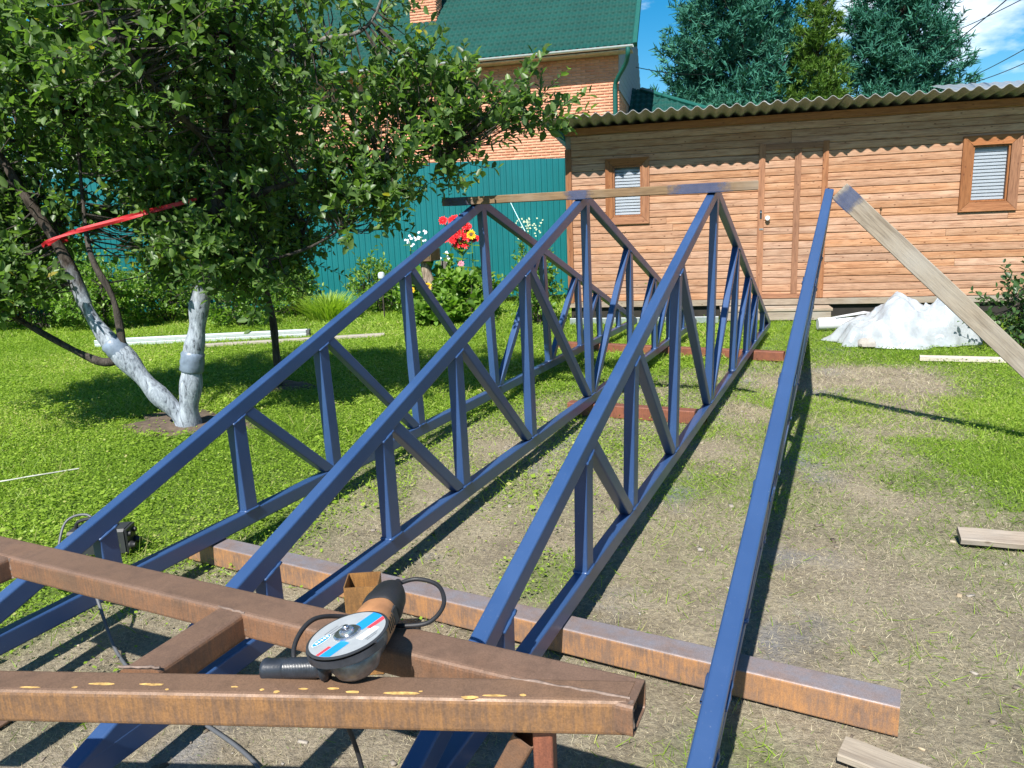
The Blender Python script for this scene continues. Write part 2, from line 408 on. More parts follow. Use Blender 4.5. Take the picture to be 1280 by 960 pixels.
def leaves(P, D, Nn, size, width=.5, fold=.25, tint=None):
    """leaf quads: P base, D direction, Nn normal (n,3); size (n,) -> V, F(4), tint"""
    n = len(P); D = D/np.linalg.norm(D, axis=1, keepdims=True)
    Sd = np.cross(D, Nn); Sd /= (np.linalg.norm(Sd, axis=1, keepdims=True)+1e-9); Nn = np.cross(Sd, D)
    s = size[:, None]; w = s*width*.5
    V = np.stack([P, P+D*s*.35-Sd*w+Nn*w*fold, P+D*s*.75-Sd*w*.75+Nn*w*fold*.6, P+D*s-Nn*s*.08, P+D*s*.75+Sd*w*.75+Nn*w*fold*.6, P+D*s*.35+Sd*w+Nn*w*fold], 1).reshape(-1, 3)
    b = (np.arange(n)*6)[:, None]
    F = np.concatenate([b+np.array([[0, 3, 2, 1]]), b+np.array([[0, 5, 4, 3]])])
    t = rng.random(n) if tint is None else tint
    return V, F, np.repeat(t, 6)
def unit(n):
    v = rng.normal(size=(n, 3)); return v/np.linalg.norm(v, axis=1, keepdims=True)
exec_order = []

# ================================================================== GROUND
def lawn_np(x, y):
    """1 = lush lawn, 0 = dry trampled ground"""
    wob = .35*np.sin(x*1.7+y*.9)+.25*np.sin(y*2.3-x*1.1+1)+.18*np.sin(x*5.1+y*4.3)
    xb = np.where(y < 5.2, -3.0, -3.0+(y-5.2)*.55)          # edge of the lawn on the left
    left = 1/(1+np.exp((x-xb+wob*.5)/.16))
    xr = 1.0-.03*(y-2.5)+np.where(y > 8.7, -.8, 0)-np.where((y > 4.5) & (y < 5.9), .45, 0)
    right = 1/(1+np.exp(-(x-xr+wob*.35)/.12))
    far = 1/(1+np.exp(-(y-8.6+wob*.6-(x > -.2)*.0)/.3))*.9
    patch = np.clip((np.sin(x*3.3+1.3*np.sin(y*1.9))*np.sin(y*2.7+1.1*np.sin(x*2.3))-.42)*1.2, 0, .5)
    mid = np.clip((y-3.0)/4, .08, .45)*(.6+.6*np.sin(x*4.1+y*2.2)*np.sin(y*3.1-x))
    base = np.maximum(np.maximum(left, right), np.maximum(far, np.maximum(patch, mid)))
    bare = np.exp(-(((x-.30)/.55)**2+((y-8.0)/.55)**2))
    near = 1/(1+np.exp(-(y-1.9)/.2))*.9+.1
    return np.clip((base-bare*1.2)*np.where(x > -3, near, 1.), 0, 1)
def hz(x, y):
    return -.012+.010*np.sin(x*2.1+y*1.3)*np.sin(y*1.7-x*.6)
def build_ground():
    ax = np.unique(np.concatenate([np.linspace(-300, -20, 15), np.linspace(-20, -8, 49), np.linspace(-8, 4, 151), np.linspace(4, 16, 25), np.linspace(16, 300, 15)]))
    ay = np.unique(np.concatenate([np.linspace(-200, -2, 12), np.linspace(-2, 0, 9), np.linspace(0, 14, 176), np.linspace(14, 40, 40), np.linspace(40, 400, 14)]))
    X, Y = np.meshgrid(ax, ay, indexing='ij'); nx, ny = X.shape
    Z = hz(X, Y)*(np.abs(X) < 19)*(Y < 39)*(Y > -3)
    V = np.stack([X, Y, Z], -1).reshape(-1, 3)
    i = np.arange(nx*ny).reshape(nx, ny)
    F = np.stack([i[:-1, :-1], i[1:, :-1], i[1:, 1:], i[:-1, 1:]], -1).reshape(-1, 4)
    o = npmesh('ground', V, F, 'ground_soil', smooth=True)
    a = o.data.attributes.new('lawn', 'FLOAT', 'POINT'); a.data.foreach_set('value', lawn_np(V[:, 0], V[:, 1]).astype(np.float32))
    tag(o, 'flat yard of trampled dry grass and green lawn', 'ground', kind='structure')
build_ground()
def in_view(x, y, m=.06):
    """keep only what the photograph's field (widened on both sides) can hold"""
    g = -math.sin(YAW)*x+math.cos(YAW)*y; r = math.cos(YAW)*x+math.sin(YAW)*y
    return (g > .6) & (np.abs(r) < g*.82+.5)
def blades(n, xr, yr, keep, hmin, hmax, wid, lean, tintf):
    x = rng.uniform(*xr, n); y = rng.uniform(*yr, n); k = in_view(x, y) & (rng.random(n) < keep(x, y)); x, y = x[k], y[k]; n = len(x)
    h = rng.uniform(hmin, hmax, n)*(1+.25*np.sin(x*6)*np.sin(y*7)); a = rng.uniform(0, 2*np.pi, n); ln = lean*rng.random(n)**.6
    base = np.stack([x, y, hz(x, y)-.003], 1)
    d = np.stack([np.cos(a)*np.sin(ln), np.sin(a)*np.sin(ln), np.cos(ln)], 1)
    a2 = rng.uniform(0, 2*np.pi, n); sd = np.cross(d, np.stack([np.cos(a2), np.sin(a2), np.zeros(n)+.2], 1)); sd /= np.linalg.norm(sd, axis=1, keepdims=True)+1e-9
    dist = np.sqrt(x*x+y*y); w = (wid*(1+dist*.10)*rng.uniform(.6, 1.3, n))[:, None]
    droop = np.stack([np.cos(a), np.sin(a), np.zeros(n)-.3], 1)*(h*.35*rng.random(n))[:, None]
    mid = base+d*(h*.55)[:, None]; tip = base+d*h[:, None]+droop; tip[:, 2] = np.maximum(tip[:, 2], hz(x, y)+.004)
    V = np.stack([base-sd*w*.5, base+sd*w*.5, tip+sd*w*.12, tip-sd*w*.12], 1).reshape(-1, 3)
    return V, np.arange(4*n).reshape(-1, 4), np.repeat(tintf(x, y, n), 4)
def clover(n, xr, yr, keep, big=1.):
    x = rng.uniform(*xr, n); y = rng.uniform(*yr, n); k = in_view(x, y) & (rng.random(n) < keep(x, y)); x, y = x[k], y[k]; n = len(x)
    dist = np.sqrt(x*x+y*y)
    P = np.stack([x, y, hz(x, y)+rng.uniform(.006, .05, n)], 1); a = rng.uniform(0, 2*np.pi, n)
    D = np.stack([np.cos(a), np.sin(a), rng.uniform(-.3, .5, n)], 1); N = np.stack([rng.normal(0, .35, n), rng.normal(0, .35, n), np.ones(n)], 1)
    s_ = (big*rng.uniform(.006, .0145, n)*(1+dist*.055))[:, None]; D /= np.linalg.norm(D, axis=1, keepdims=True); Sd = np.cross(D, N); Sd /= np.linalg.norm(Sd, axis=1, keepdims=True)
    V = np.stack([P, P+D*s_*.55-Sd*s_*.42, P+D*s_, P+D*s_*.55+Sd*s_*.42], 1).reshape(-1, 3)
    return V, np.arange(4*n).reshape(-1, 4), np.repeat(np.clip(rng.normal(.52, .2, n)+.22*np.sin(x*1.3+1)*np.sin(y*1.1)+.12*np.sin(x*4.3)*np.sin(y*3.7)+.5*(rng.random(n) < .03), 0, 1), 4)
def merge(*parts):
    V, F, T, o = [], [], [], 0
    for v, f, t in parts: V.append(v); F.append(f+o); T.append(t); o += len(v)
    return np.concatenate(V), np.concatenate(F), np.concatenate(T)
def build_grass():
    soil_spot = lambda x, y: (((x+5.25)/.62)**2+((y-4.75)/.34)**2 < 1+.5*np.sin(x*17)*np.sin(y*19)) | (((x+5.5)/.34)**2+((y-6.2)/.27)**2 < 1+.5*np.sin(x*17)*np.sin(y*19))
    kl = lambda x, y: lawn_np(x, y)*np.where(soil_spot(x, y), .10, 1)*(x < -1.2)
    tg = lambda x, y, n: np.clip(rng.normal(.48, .2, n)+.22*np.sin(x*1.3+1)*np.sin(y*1.1)+.5*(rng.random(n) < .05), 0, 1)
    A = blades(290000, (-13, -1.2), (1.2, 9.5), kl, .02, .055, .0040, 1.2, tg)
    B = blades(110000, (-20, 0), (8.0, 17), kl, .04, .10, .008, 1.0, tg)
    C = clover(320000, (-13, -1.2), (1.5, 10), kl, 1.18); D = clover(90000, (-20, -1.2), (8.5, 16), kl, 1.4)
    E_ = blades(26000, (-11, -1.5), (1.5, 11), lambda x, y: kl(x, y)*(np.sin(x*1.9+y*.7)*np.sin(y*2.3-x*.8) > .1), .06, .13, .0036, .9, lambda x, y, n: np.where(rng.random(n) < .25, 1., rng.random(n)*.8))
    G_ = clover(26000, (-11, -1.5), (1.5, 11), lambda x, y: kl(x, y)*(np.sin(x*2.7-y)*np.sin(y*3.1+x) > .25), 2.6)
    V, F, T = merge(A, B, C, D, E_, G_)
    tag(npmesh('lawn_grass', V, F, 'grass_blade', tint=T), 'lush bright green lawn left of the blue trusses', 'grass', kind='stuff')
    kr = lambda x, y: lawn_np(x, y)*(x >= -1.2)
    A = blades(170000, (-1.2, 3.2), (1.3, 7.2), lambda x, y: kr(x, y), .015, .065, .0028, 1.25, tg)
    B = blades(120000, (-1.2, 6), (6.5, 12.5), kr, .02, .06, .0036, 1.15, tg)
    C = clover(90000, (-1.2, 5), (4.5, 12), lambda x, y: kr(x, y)*.7)
    V, F, T = merge(A, B, C)
    tag(npmesh('edge_grass', V, F, 'grass_blade', tint=T), 'patchy green grass along the right edge of the yard and by the shed', 'grass', kind='stuff')
    ts = lambda x, y, n: np.clip(rng.random(n)*.8+.2*(rng.random(n) < .28+.6*lawn_np(x, y)), 0, 1)
    A = blades(280000, (-4.0, 2.4), (1.0, 6.5), lambda x, y: np.clip(1.05-lawn_np(x, y), 0, 1), .008, .028, .0018, 1.55, ts)
    B = blades(130000, (-4.5, 3.0), (6.0, 11.5), lambda x, y: np.clip(1.05-lawn_np(x, y), 0, 1), .015, .05, .0022, 1.5, ts)
    V, F, T = merge(A, B)
    tag(npmesh('dry_straw', V, F, 'straw', tint=T), 'dry mown straw scattered over the trampled ground', 'straw', kind='stuff')
build_grass()
def debris():
    """wood chips, clods and small stones trodden into the bare ground"""
    n = 800; x = rng.uniform(-3.6, 1.6, n); y = rng.uniform(1.0, 9.0, n); k = in_view(x, y) & (rng.random(n) < 1.05-lawn_np(x, y)); x, y = x[k], y[k]; n = len(x)
    sz = rng.uniform(.0035, .013, (n, 1))*(.6+.9*rng.random((n, 1))**3); el = np.stack([rng.uniform(.7, 2.2, n), rng.uniform(.6, 1.1, n), rng.uniform(.3, .8, n)], 1)*sz
    a = rng.uniform(0, np.pi, n); c, s_ = np.cos(a), np.sin(a); cube = np.array([(i, j, q) for q in (-1, 1) for i, j in ((-1, -1), (1, -1), (1, 1), (-1, 1))], float)
    P = cube[None]*el[:, None]*rng.uniform(.55, 1.1, (n, 8, 1)); X = P[..., 0]*c[:, None]-P[..., 1]*s_[:, None]+x[:, None]; Y = P[..., 0]*s_[:, None]+P[..., 1]*c[:, None]+y[:, None]; Z = P[..., 2]+(hz(x, y)+el[:, 2]*.6)[:, None]
    V = np.stack([X, Y, Z], -1).reshape(-1, 3); b = (np.arange(n)*8)[:, None]
    F = np.concatenate([b+np.array([f]) for f in ((0, 3, 2, 1), (4, 5, 6, 7), (0, 1, 5, 4), (1, 2, 6, 5), (2, 3, 7, 6), (3, 0, 4, 7))])
    tag(npmesh('ground_debris', V, F, 'debris', tint=np.repeat(rng.random(n), 8)), 'small wood chips, clods and stones scattered on the bare ground', 'debris', kind='stuff')
def mat_debris():
    q = NT('debris'); a = q.n('ShaderNodeAttribute', attribute_name='tint')
    q.set(Base_Color=q.ramp(a.outputs['Fac'], [(0., (.07, .05, .035)), (.4, (.20, .165, .13)), (.7, (.30, .27, .235)), (.85, (.42, .33, .21)), (1., (.10, .075, .05))]), Roughness=.9)
mat_debris(); debris()
def soil_mound(name, c, rx, ry, h, label):
    mb = MB(); n, k = 10, 28; vs = [(0, 0, h)]
    for i in range(1, n+1):
        for j in range(k):
            a = 2*math.pi*j/k; r = i/n*(1+.18*math.sin(3*a+c[0])+.10*math.sin(7*a))
            p = Vector((rx*r*math.cos(a), ry*r*math.sin(a), 0)); z = h*(1-(i/n)**2)+.022*noise.noise(p*9)*(1 if i < n else 0)
            vs.append((p.x, p.y, z if i < n else -.02))
    fs = [(0, 1+j, 1+(j+1) % k) for j in range(k)]
    fs += [(1+(i-1)*k+j, 1+i*k+j, 1+i*k+(j+1) % k, 1+(i-1)*k+(j+1) % k) for i in range(1, n) for j in range(k)]
    o = mb.add(vs, fs).build(name, 'soil', smooth=True); o.location = c; tag(o, label, 'soil', kind='structure')
soil_mound('tree_soil', (-5.25, 4.76, -.012), .72, .40, .035, 'dark bare soil around the foot of the whitewashed tree')
soil_mound('tree_soil', (-5.5, 6.2, -.012), .42, .32, .05, 'dark bare soil around the foot of the thin black trunk')

# ================================================================== TRUSSES
CW, CH = .058, .078                     # chord section
TUBE = .11                              # height of the tubes on the ground
A4, A3, A2, A1, HL = 1.295, 2.298, 3.034, 3.85, 4.66
APEX = 1.69                             # top of apex above truss base
SL = (APEX-CH-.004)/HL
def top_z(y): return APEX-SL*abs(y)
def weld_ring(p, ax, w, seed, wx=.058):
    mb = MB(); r2 = random.Random(seed); ax = Vector(ax).normalized()
    pts = []
    for (a, b), (c, d) in zip(((-1, -1), (1, -1), (1, 1), (-1, 1)), ((1, -1), (1, 1), (-1, 1), (-1, -1))):
        for k in range(7):
            t = k/7; pts.append((a+(c-a)*t, b+(d-b)*t))
    sx = Vector((1, 0, 0)); sy = ax.cross(sx).normalized(); sx = sy.cross(ax)
    ring = [Vector(p)+sx*a*wx/2+sy*b*w/2 for a, b in pts]; ring.append(ring[0])
    mb.tube(ring, [r2.uniform(.0045, .0095) for _ in ring], 5, False)
    return mb
def make_truss():
    t = empty('steel_truss')
    mb = MB(); mb.rtube((0, -HL, CH/2), (0, HL, CH/2), CW, CH, (1, 0, 0), cut0=(0, 1, 0), cut1=(0, 1, 0)); mb.build('bottom_chord', 'blue_paint', t)
    ang = math.atan(SL); vt = CH/2/math.cos(ang)
    for s in (-1, 1):
        mb = MB(); p0 = Vector((0, s*(HL+.02), top_z(HL+.02)-vt+.002)); p1 = Vector((0, 0, APEX-vt))
        # lower end is cut flat so that it sits on the bottom chord
        q0 = Vector((0, s*(HL-.0), CH+.0015)); d = (p1-p0).normalized()
        mb.rtube(p0, p1, CW-.002, CH, (1, 0, 0), cut0=(0, 1, 0), cut1=(0, 1, 0))
        c = mb.build('top_chord', 'blue_paint', t)
    def under(y): return top_z(y)-2*vt
    PW = .086; PX = .054
    ys = [(y, 1) for y in (-A1, -A2, -A3, -A4, 0, A4, A3, A2, A1)]
    for i, (y, _) in enumerate(ys):
        mb = MB(); z1 = under(y) if y else APEX-2*vt
        n = Vector((0, SL*(1 if y > 0 else -1), 1)) if y else None
        mb.rtube((0, y, CH-.001), (0, y, z1+.002), PX, PW, (1, 0, 0), r=.006, cut1=n)
        po = mb.build('post', 'blue_paint', t)
        if y: weld_ring((0, y, z1+.001), (0, SL*(1 if y > 0 else -1), 1), PW+.004, i).build('weld_bead', 'blue_paint', po, True, 80)
        weld_ring((0, y, CH+.001), (0, 0, 1), PW+.004, i+50).build('weld_bead', 'blue_paint', po, True, 80)
    DW = .053; DH = .062
    for s in (-1, 1):
        for a, b in ((A2, A3), (A3, A4), (A4, 0)):
            y0 = s*(a-PW/2-.028); y1 = s*(b+(PW/2+.030)); z0 = under(y0)-.008; z1 = CH+.026
            mb = MB(); mb.rtube((0, y0, z0+.02), (0, y1, z1-.02), DW, DH, (1, 0, 0), r=.007, cut0=(0, s*SL, 1), cut1=(0, 0, 1))
            mb.build('diagonal', 'blue_paint', t)
    return t
tr = make_truss()
GR = 'blue steel roof trusses standing in a row'
def place_truss(o, x, y, yaw, lean, label):
    o.location = (x, y, TUBE); o.rotation_euler = (0, math.atan2(lean, APEX), yaw)
    tag(o, label, 'truss', GR)
place_truss(tr, -2.8085, 5.894, -.0052, -.058, 'leftmost blue steel truss, next to the whitewashed apple tree')
place_truss(copy_tree(tr), -1.918, 5.833, .0036, -.0147, 'second blue steel truss from the left, its near tip poking under the rusty frame')
place_truss(copy_tree(tr), -.958, 5.798, .0019, .0286, 'third blue steel truss from the left, under the pointed end of the wooden batten')
t4 = copy_tree(tr)
ey = Vector((-.0215, 1, -.0118)).normalized(); up = Vector((.232, 0, 1.68)); up = (up-ey*up.dot(ey)).normalized(); ex = ey.cross(up)
M4 = Matrix((ex, ey, up)).transposed().to_4x4(); M4.translation = (-.388, 5.66, .058)
t4.matrix_world = M4
tag(t4, 'rightmost blue truss seen edge-on as one long beam, propped by a grey plank', 'truss', GR)

# rusty tubes on the ground under the trusses
def bar_thing(name, p0, p1, w, h, mat, label, cat, group=None, side=None, hollow=0., r=.008):
    p0, p1 = Vector(p0), Vector(p1); L_ = (p1-p0).length
    mb = MB(); mb.rtube((-L_/2, 0, 0), (L_/2, 0, 0), w, h, (0, 1, 0), r=r, hollow=hollow)
    o = mb.build(name, mat); ax = (p1-p0).normalized(); sd_ = Vector(side or (-ax.y, ax.x, 0)); sd_ = (sd_-ax*sd_.dot(ax)).normalized(); u = ax.cross(sd_)
    M = Matrix((ax, sd_, u)).transposed().to_4x4(); M.translation = (p0+p1)/2; o.matrix_world = M
    return tag(o, label, cat, group)
GT = 'rusty steel tubes on the ground under the trusses'
T_ = TUBE-.004
bar_thing('steel_tube', (-3.0, 2.64, T_/2-.002), (.204, 2.392, T_/2-.002), .105, T_, 'rust_ground', 'long rusty square tube on the ground in front, under all the trusses', 'steel tube', GT, hollow=.004)
bar_thing('steel_tube', (-2.12, 5.88, T_/2-.002), (-.98, 5.84, T_/2-.002), .10, T_, 'rust_red', 'short rusty tube on the ground between the second and third truss', 'steel tube', GT, hollow=.004)
bar_thing('steel_tube', (-3.35, 8.90, T_/2-.002), (-.62, 8.63, T_/2-.002), .10, T_, 'rust_red', 'far rusty tube on the grass near the shed, under the trusses', 'steel tube', GT, hollow=.004)

# wooden batten over the apexes and plank prop
def board(name, p0, p1, wv, w, t, mat, label, cat, parent=None, end_cut=0., bow=0.):
    """plank from p0 to p1; wv = direction of its wide side"""
    p0, p1 = Vector(p0), Vector(p1); L_ = (p1-p0).length; ax = (p1-p0).normalized(); wv = Vector(wv); wv = (wv-ax*wv.dot(ax)).normalized(); nv = ax.cross(wv)
    N = 14; r = min(.004, t*.2); vs = []
    r2 = random.Random(hash(name+label) % 999 if False else len(label))
    prof = [(-w/2+r, -t/2), (w/2-r, -t/2), (w/2, -t/2+r), (w/2, t/2-r), (w/2-r, t/2), (-w/2+r, t/2), (-w/2, t/2-r), (-w/2, -t/2+r)]
    for i in range(N+1):
        x = -L_/2+L_*i/N; j = r2.uniform(-1, 1)*.0022; b = bow*(1-(2*i/N-1)**2)
        for a, c in prof:
            xx = x
            if i == N and end_cut: xx = x - end_cut*(a/w+.5)
            if i == 0: xx = x + r2.uniform(0, .004)
            vs.append((xx, a*(1+j*4)+j, c+b))
    fs = [(i*8+k, i*8+(k+1) % 8, (i+1)*8+(k+1) % 8, (i+1)*8+k) for i in range(N) for k in range(8)]
    fs += [tuple(reversed(range(8))), tuple(range(N*8, N*8+8))]
    o = MB().add(vs, fs).build(name, mat, parent)
    M = Matrix((ax, wv, nv)).transposed().to_4x4(); M.translation = (p0+p1)/2
    if parent: o.matrix_local = M
    else: o.matrix_world = M; tag(o, label, cat)
    return o
def painted_patches(o, spots, w, t):
    """blue overspray where the spray gun hit the wood: thin skins of paint wrapped round three sides"""
    for x, l in spots:
        mb = MB(); e = .0012; N = 6
        mb.box((x-l/2, -w/2-e, -t/2-e), (x+l/2, w/2+e, t/2+e)); q = mb.build('paint_patch', 'blue_overspray', o)
def mat_over():
    q = NT('blue_overspray'); v = q.vec(rand=True); f = q.noise(v, 22, 6)
    q.set(Base_Color=q.ramp(f, [(.3, (.03, .06, .16)), (.7, (.07, .10, .20))]), Roughness=.6)
    gx = q.n('ShaderNodeSeparateXYZ'); q.l(q.co.outputs['Generated'], gx.inputs[0])
    e = q.math('MULTIPLY', q.math('SUBTRACT', .5, q.math('ABSOLUTE', q.math('SUBTRACT', gx.outputs[0], .5))), 3.2)
    q.set(Alpha=q.ramp(q.math('ADD', e, q.math('MULTIPLY', q.math('SUBTRACT', f, .5), 1.3)), [(.40, 0.), (1.2, .6)]))
mat_over()
bz = TUBE+top_z(.17)+.006
bt = board('wooden_batten', (-3.13, 5.745, bz+.036), (-.60, 5.60, bz+.030), (0, 1, 0), .085, .062, 'batten_wood', 'long weathered wooden batten lying across the tops of three blue trusses', 'batten', end_cut=.16)
painted_patches(bt, ((-1.12, .40), (-.05, .30), (.86, .62)), .088, .0645)
pl = board('wooden_plank', (-.098, 5.665, 1.715), (1.60, 5.76, .02), (.74, 0, .75), .126, .032, 'grey_board', 'grey weathered plank leaning diagonally, propping the rightmost truss', 'plank', bow=.0)
painted_patches(pl, ((-1.12, .22),), .1295, .0345)

# ================================================================== RUSTY FRAME IN FRONT
ZT = .68
def rusty_frame():
    f = empty('unpainted_truss', (-1.2, 1.2, 0), 0, 'unpainted rusty steel frame with a pointed end, the grinder lying on it', 'truss')
    o = Vector(f.location)
    def part(name, p0, p1, w, h, mat, zt=ZT, **k):
        p0, p1 = Vector((*p0, zt-h/2)), Vector((*p1, zt-h/2)); c = (p0+p1)/2; ax = (p1-p0).normalized(); L_ = (p1-p0).length
        sd_ = Vector((-ax.y, ax.x, 0)); M = Matrix((ax, sd_, ax.cross(sd_))).transposed().to_4x4(); M.translation = c-o
        mi = M.to_3x3().inverted()
        for q in ('cut0', 'cut1'):
            if k.get(q) is not None: k[q] = mi @ Vector(k[q])
        mb = MB(); mb.rtube((-L_/2, 0, 0), (L_/2, 0, 0), w, h, (0, 1, 0), r=.011, **k)
        q = mb.build(name, mat, f); q.matrix_local = M; return q
    a = Vector((.9996, -.0267, 0)); b = Vector((.948, .3185, 0))
    A0 = Vector((-2.75, 1.382)); A1_ = Vector((-.344, 1.3175))
    B1 = Vector((-.345, 1.279))+Vector((-.3185, .948))*.039; B0 = B1-Vector((.948, .3185))*1.75
    tipn = Vector((.99, -.0, 0))
    part('long_rail', A0, A1_, .103, .070, 'rust_brown', hollow=.004, cut1=tipn)
    part('slanted_rail', B0, B1-Vector((.948, .3185))*.003, .078, .078, 'rust_orange', zt=ZT+.002, hollow=.004, cut1=tipn)
    # cross pieces between the rails
    part('cross_piece', (-1.383, 1.306), (-1.383, 1.025), .088, .072, 'rust_brown', zt=ZT-.003, cut0=(0, 1, 0), cut1=(-.3185, .948, 0))
    part('cross_piece', (-2.315, 1.325), (-2.315, .722), .088, .072, 'rust_brown', zt=ZT-.003, cut0=(0, 1, 0), cut1=(-.3185, .948, 0))
    # weld beads
    def bead(pts, seed, rad=(.004, .0075)):
        r2 = random.Random(seed); out = []
        for p, q in zip(pts[:-1], pts[1:]):
            for k in range(10): out.append(Vector(p).lerp(Vector(q), k/10)+Vector((r2.uniform(-1, 1), r2.uniform(-1, 1), r2.uniform(-1, 1)))*.0016)
        out.append(Vector(pts[-1])); mb = MB(); mb.tube([p-o for p in out], [r2.uniform(*rad) for _ in out], 6); mb.build('weld_bead', 'weld_dark', f, True, 80)
    bead([(-1.336, 1.299, ZT-.004), (-1.336, 1.299, ZT-.068)], 1); bead([(-1.43, 1.302, ZT-.002), (-1.336, 1.299, ZT-.002)], 2, (.002, .004))
    bead([(-2.268, 1.322, ZT-.004), (-2.268, 1.322, ZT-.068)], 3)
    bead([(-.60, 1.273, ZT+.001), (-.355, 1.290, ZT+.001)], 4, (.002, .0045)); bead([(-.352, 1.279, ZT), (-.349, 1.276, ZT-.05)], 5)
    bead([(-1.43, 1.012, ZT+.001), (-1.339, 1.043, ZT+.001)], 6, (.002, .004))
    # chalk dots along the slanted rail
    r2 = random.Random(3)
    for i in range(26):
        if r2.random() < .32: continue
        t = i/26; p = B1-Vector((.948, .3185))*(.16+1.28*t+r2.uniform(0, .02)); s_ = r2.uniform(.004, .009); ln = s_*(r2.choice((1, 1.3, 2.2, 5)))
        c = Vector((*p, ZT+.0025))+Vector((.3185, -.948, 0))*r2.uniform(.006, .034); n = 9
        vs = [c-o+Vector((.948, .3185, 0))*ln*math.cos(2*math.pi*k/n)*r2.uniform(.75, 1.1)+Vector((-.3185, .948, 0))*s_*.7*math.sin(2*math.pi*k/n)*r2.uniform(.75, 1.1) for k in range(n)]
        MB().add(vs, [tuple(range(n))]).build('paint_dot', 'yellow_mark', f)
simple('weld_dark', (.17, .12, .095), .7, 0, .5, 60)
simple('yellow_mark', (.50, .31, .10), .75, 0, .45, 90)
rusty_frame()
# trestle posts that carry the frame
def post(name, x, y, z0, z1, w, rz, mat, label, hollow=.003, plate=True):
    t = empty(name, (x, y, 0), rz, label, 'post')
    mb = MB(); mb.rtube((0, 0, z0), (0, 0, z1), w, w, (1, 0, 0), r=.006, hollow=hollow); mb.build('upright', mat, t)
    if plate: MB().bbox((-.10, -.10, -.004), (.10, .11, .006), .002).build('foot_plate', mat, t)
def offcut():
    t = empty('tube_offcut', (-1.58, 2.11, 0), R(27), 'open-topped offcut of rusty square tube standing upright behind the grinder', 'steel tube')
    MB().rtube((0, 0, -.004), (0, 0, .345), .122, .122, (1, 0, 0), r=.008, hollow=.004).build('wall', 'rust_yellow', t)
offcut()
post('support_post', -.527, 1.262, .0, ZT-.0815, .042, R(8), 'rust_red', 'thin red-brown post under the pointed end of the rusty frame', plate=False)
post('support_post', -2.66, 1.375, .0, ZT-.0725, .07, R(2), 'rust_brown', 'rusty post under the left end of the rusty frame')
bar_thing('rusty_bar', (-.565, 1.262, ZT-.112), (-.84, 1.345, .03), .05, .05, 'rust_brown', 'short rusty bar leaning under the rusty frame beside the red-brown post', 'steel bar', side=(0, 1, 0), hollow=.003)

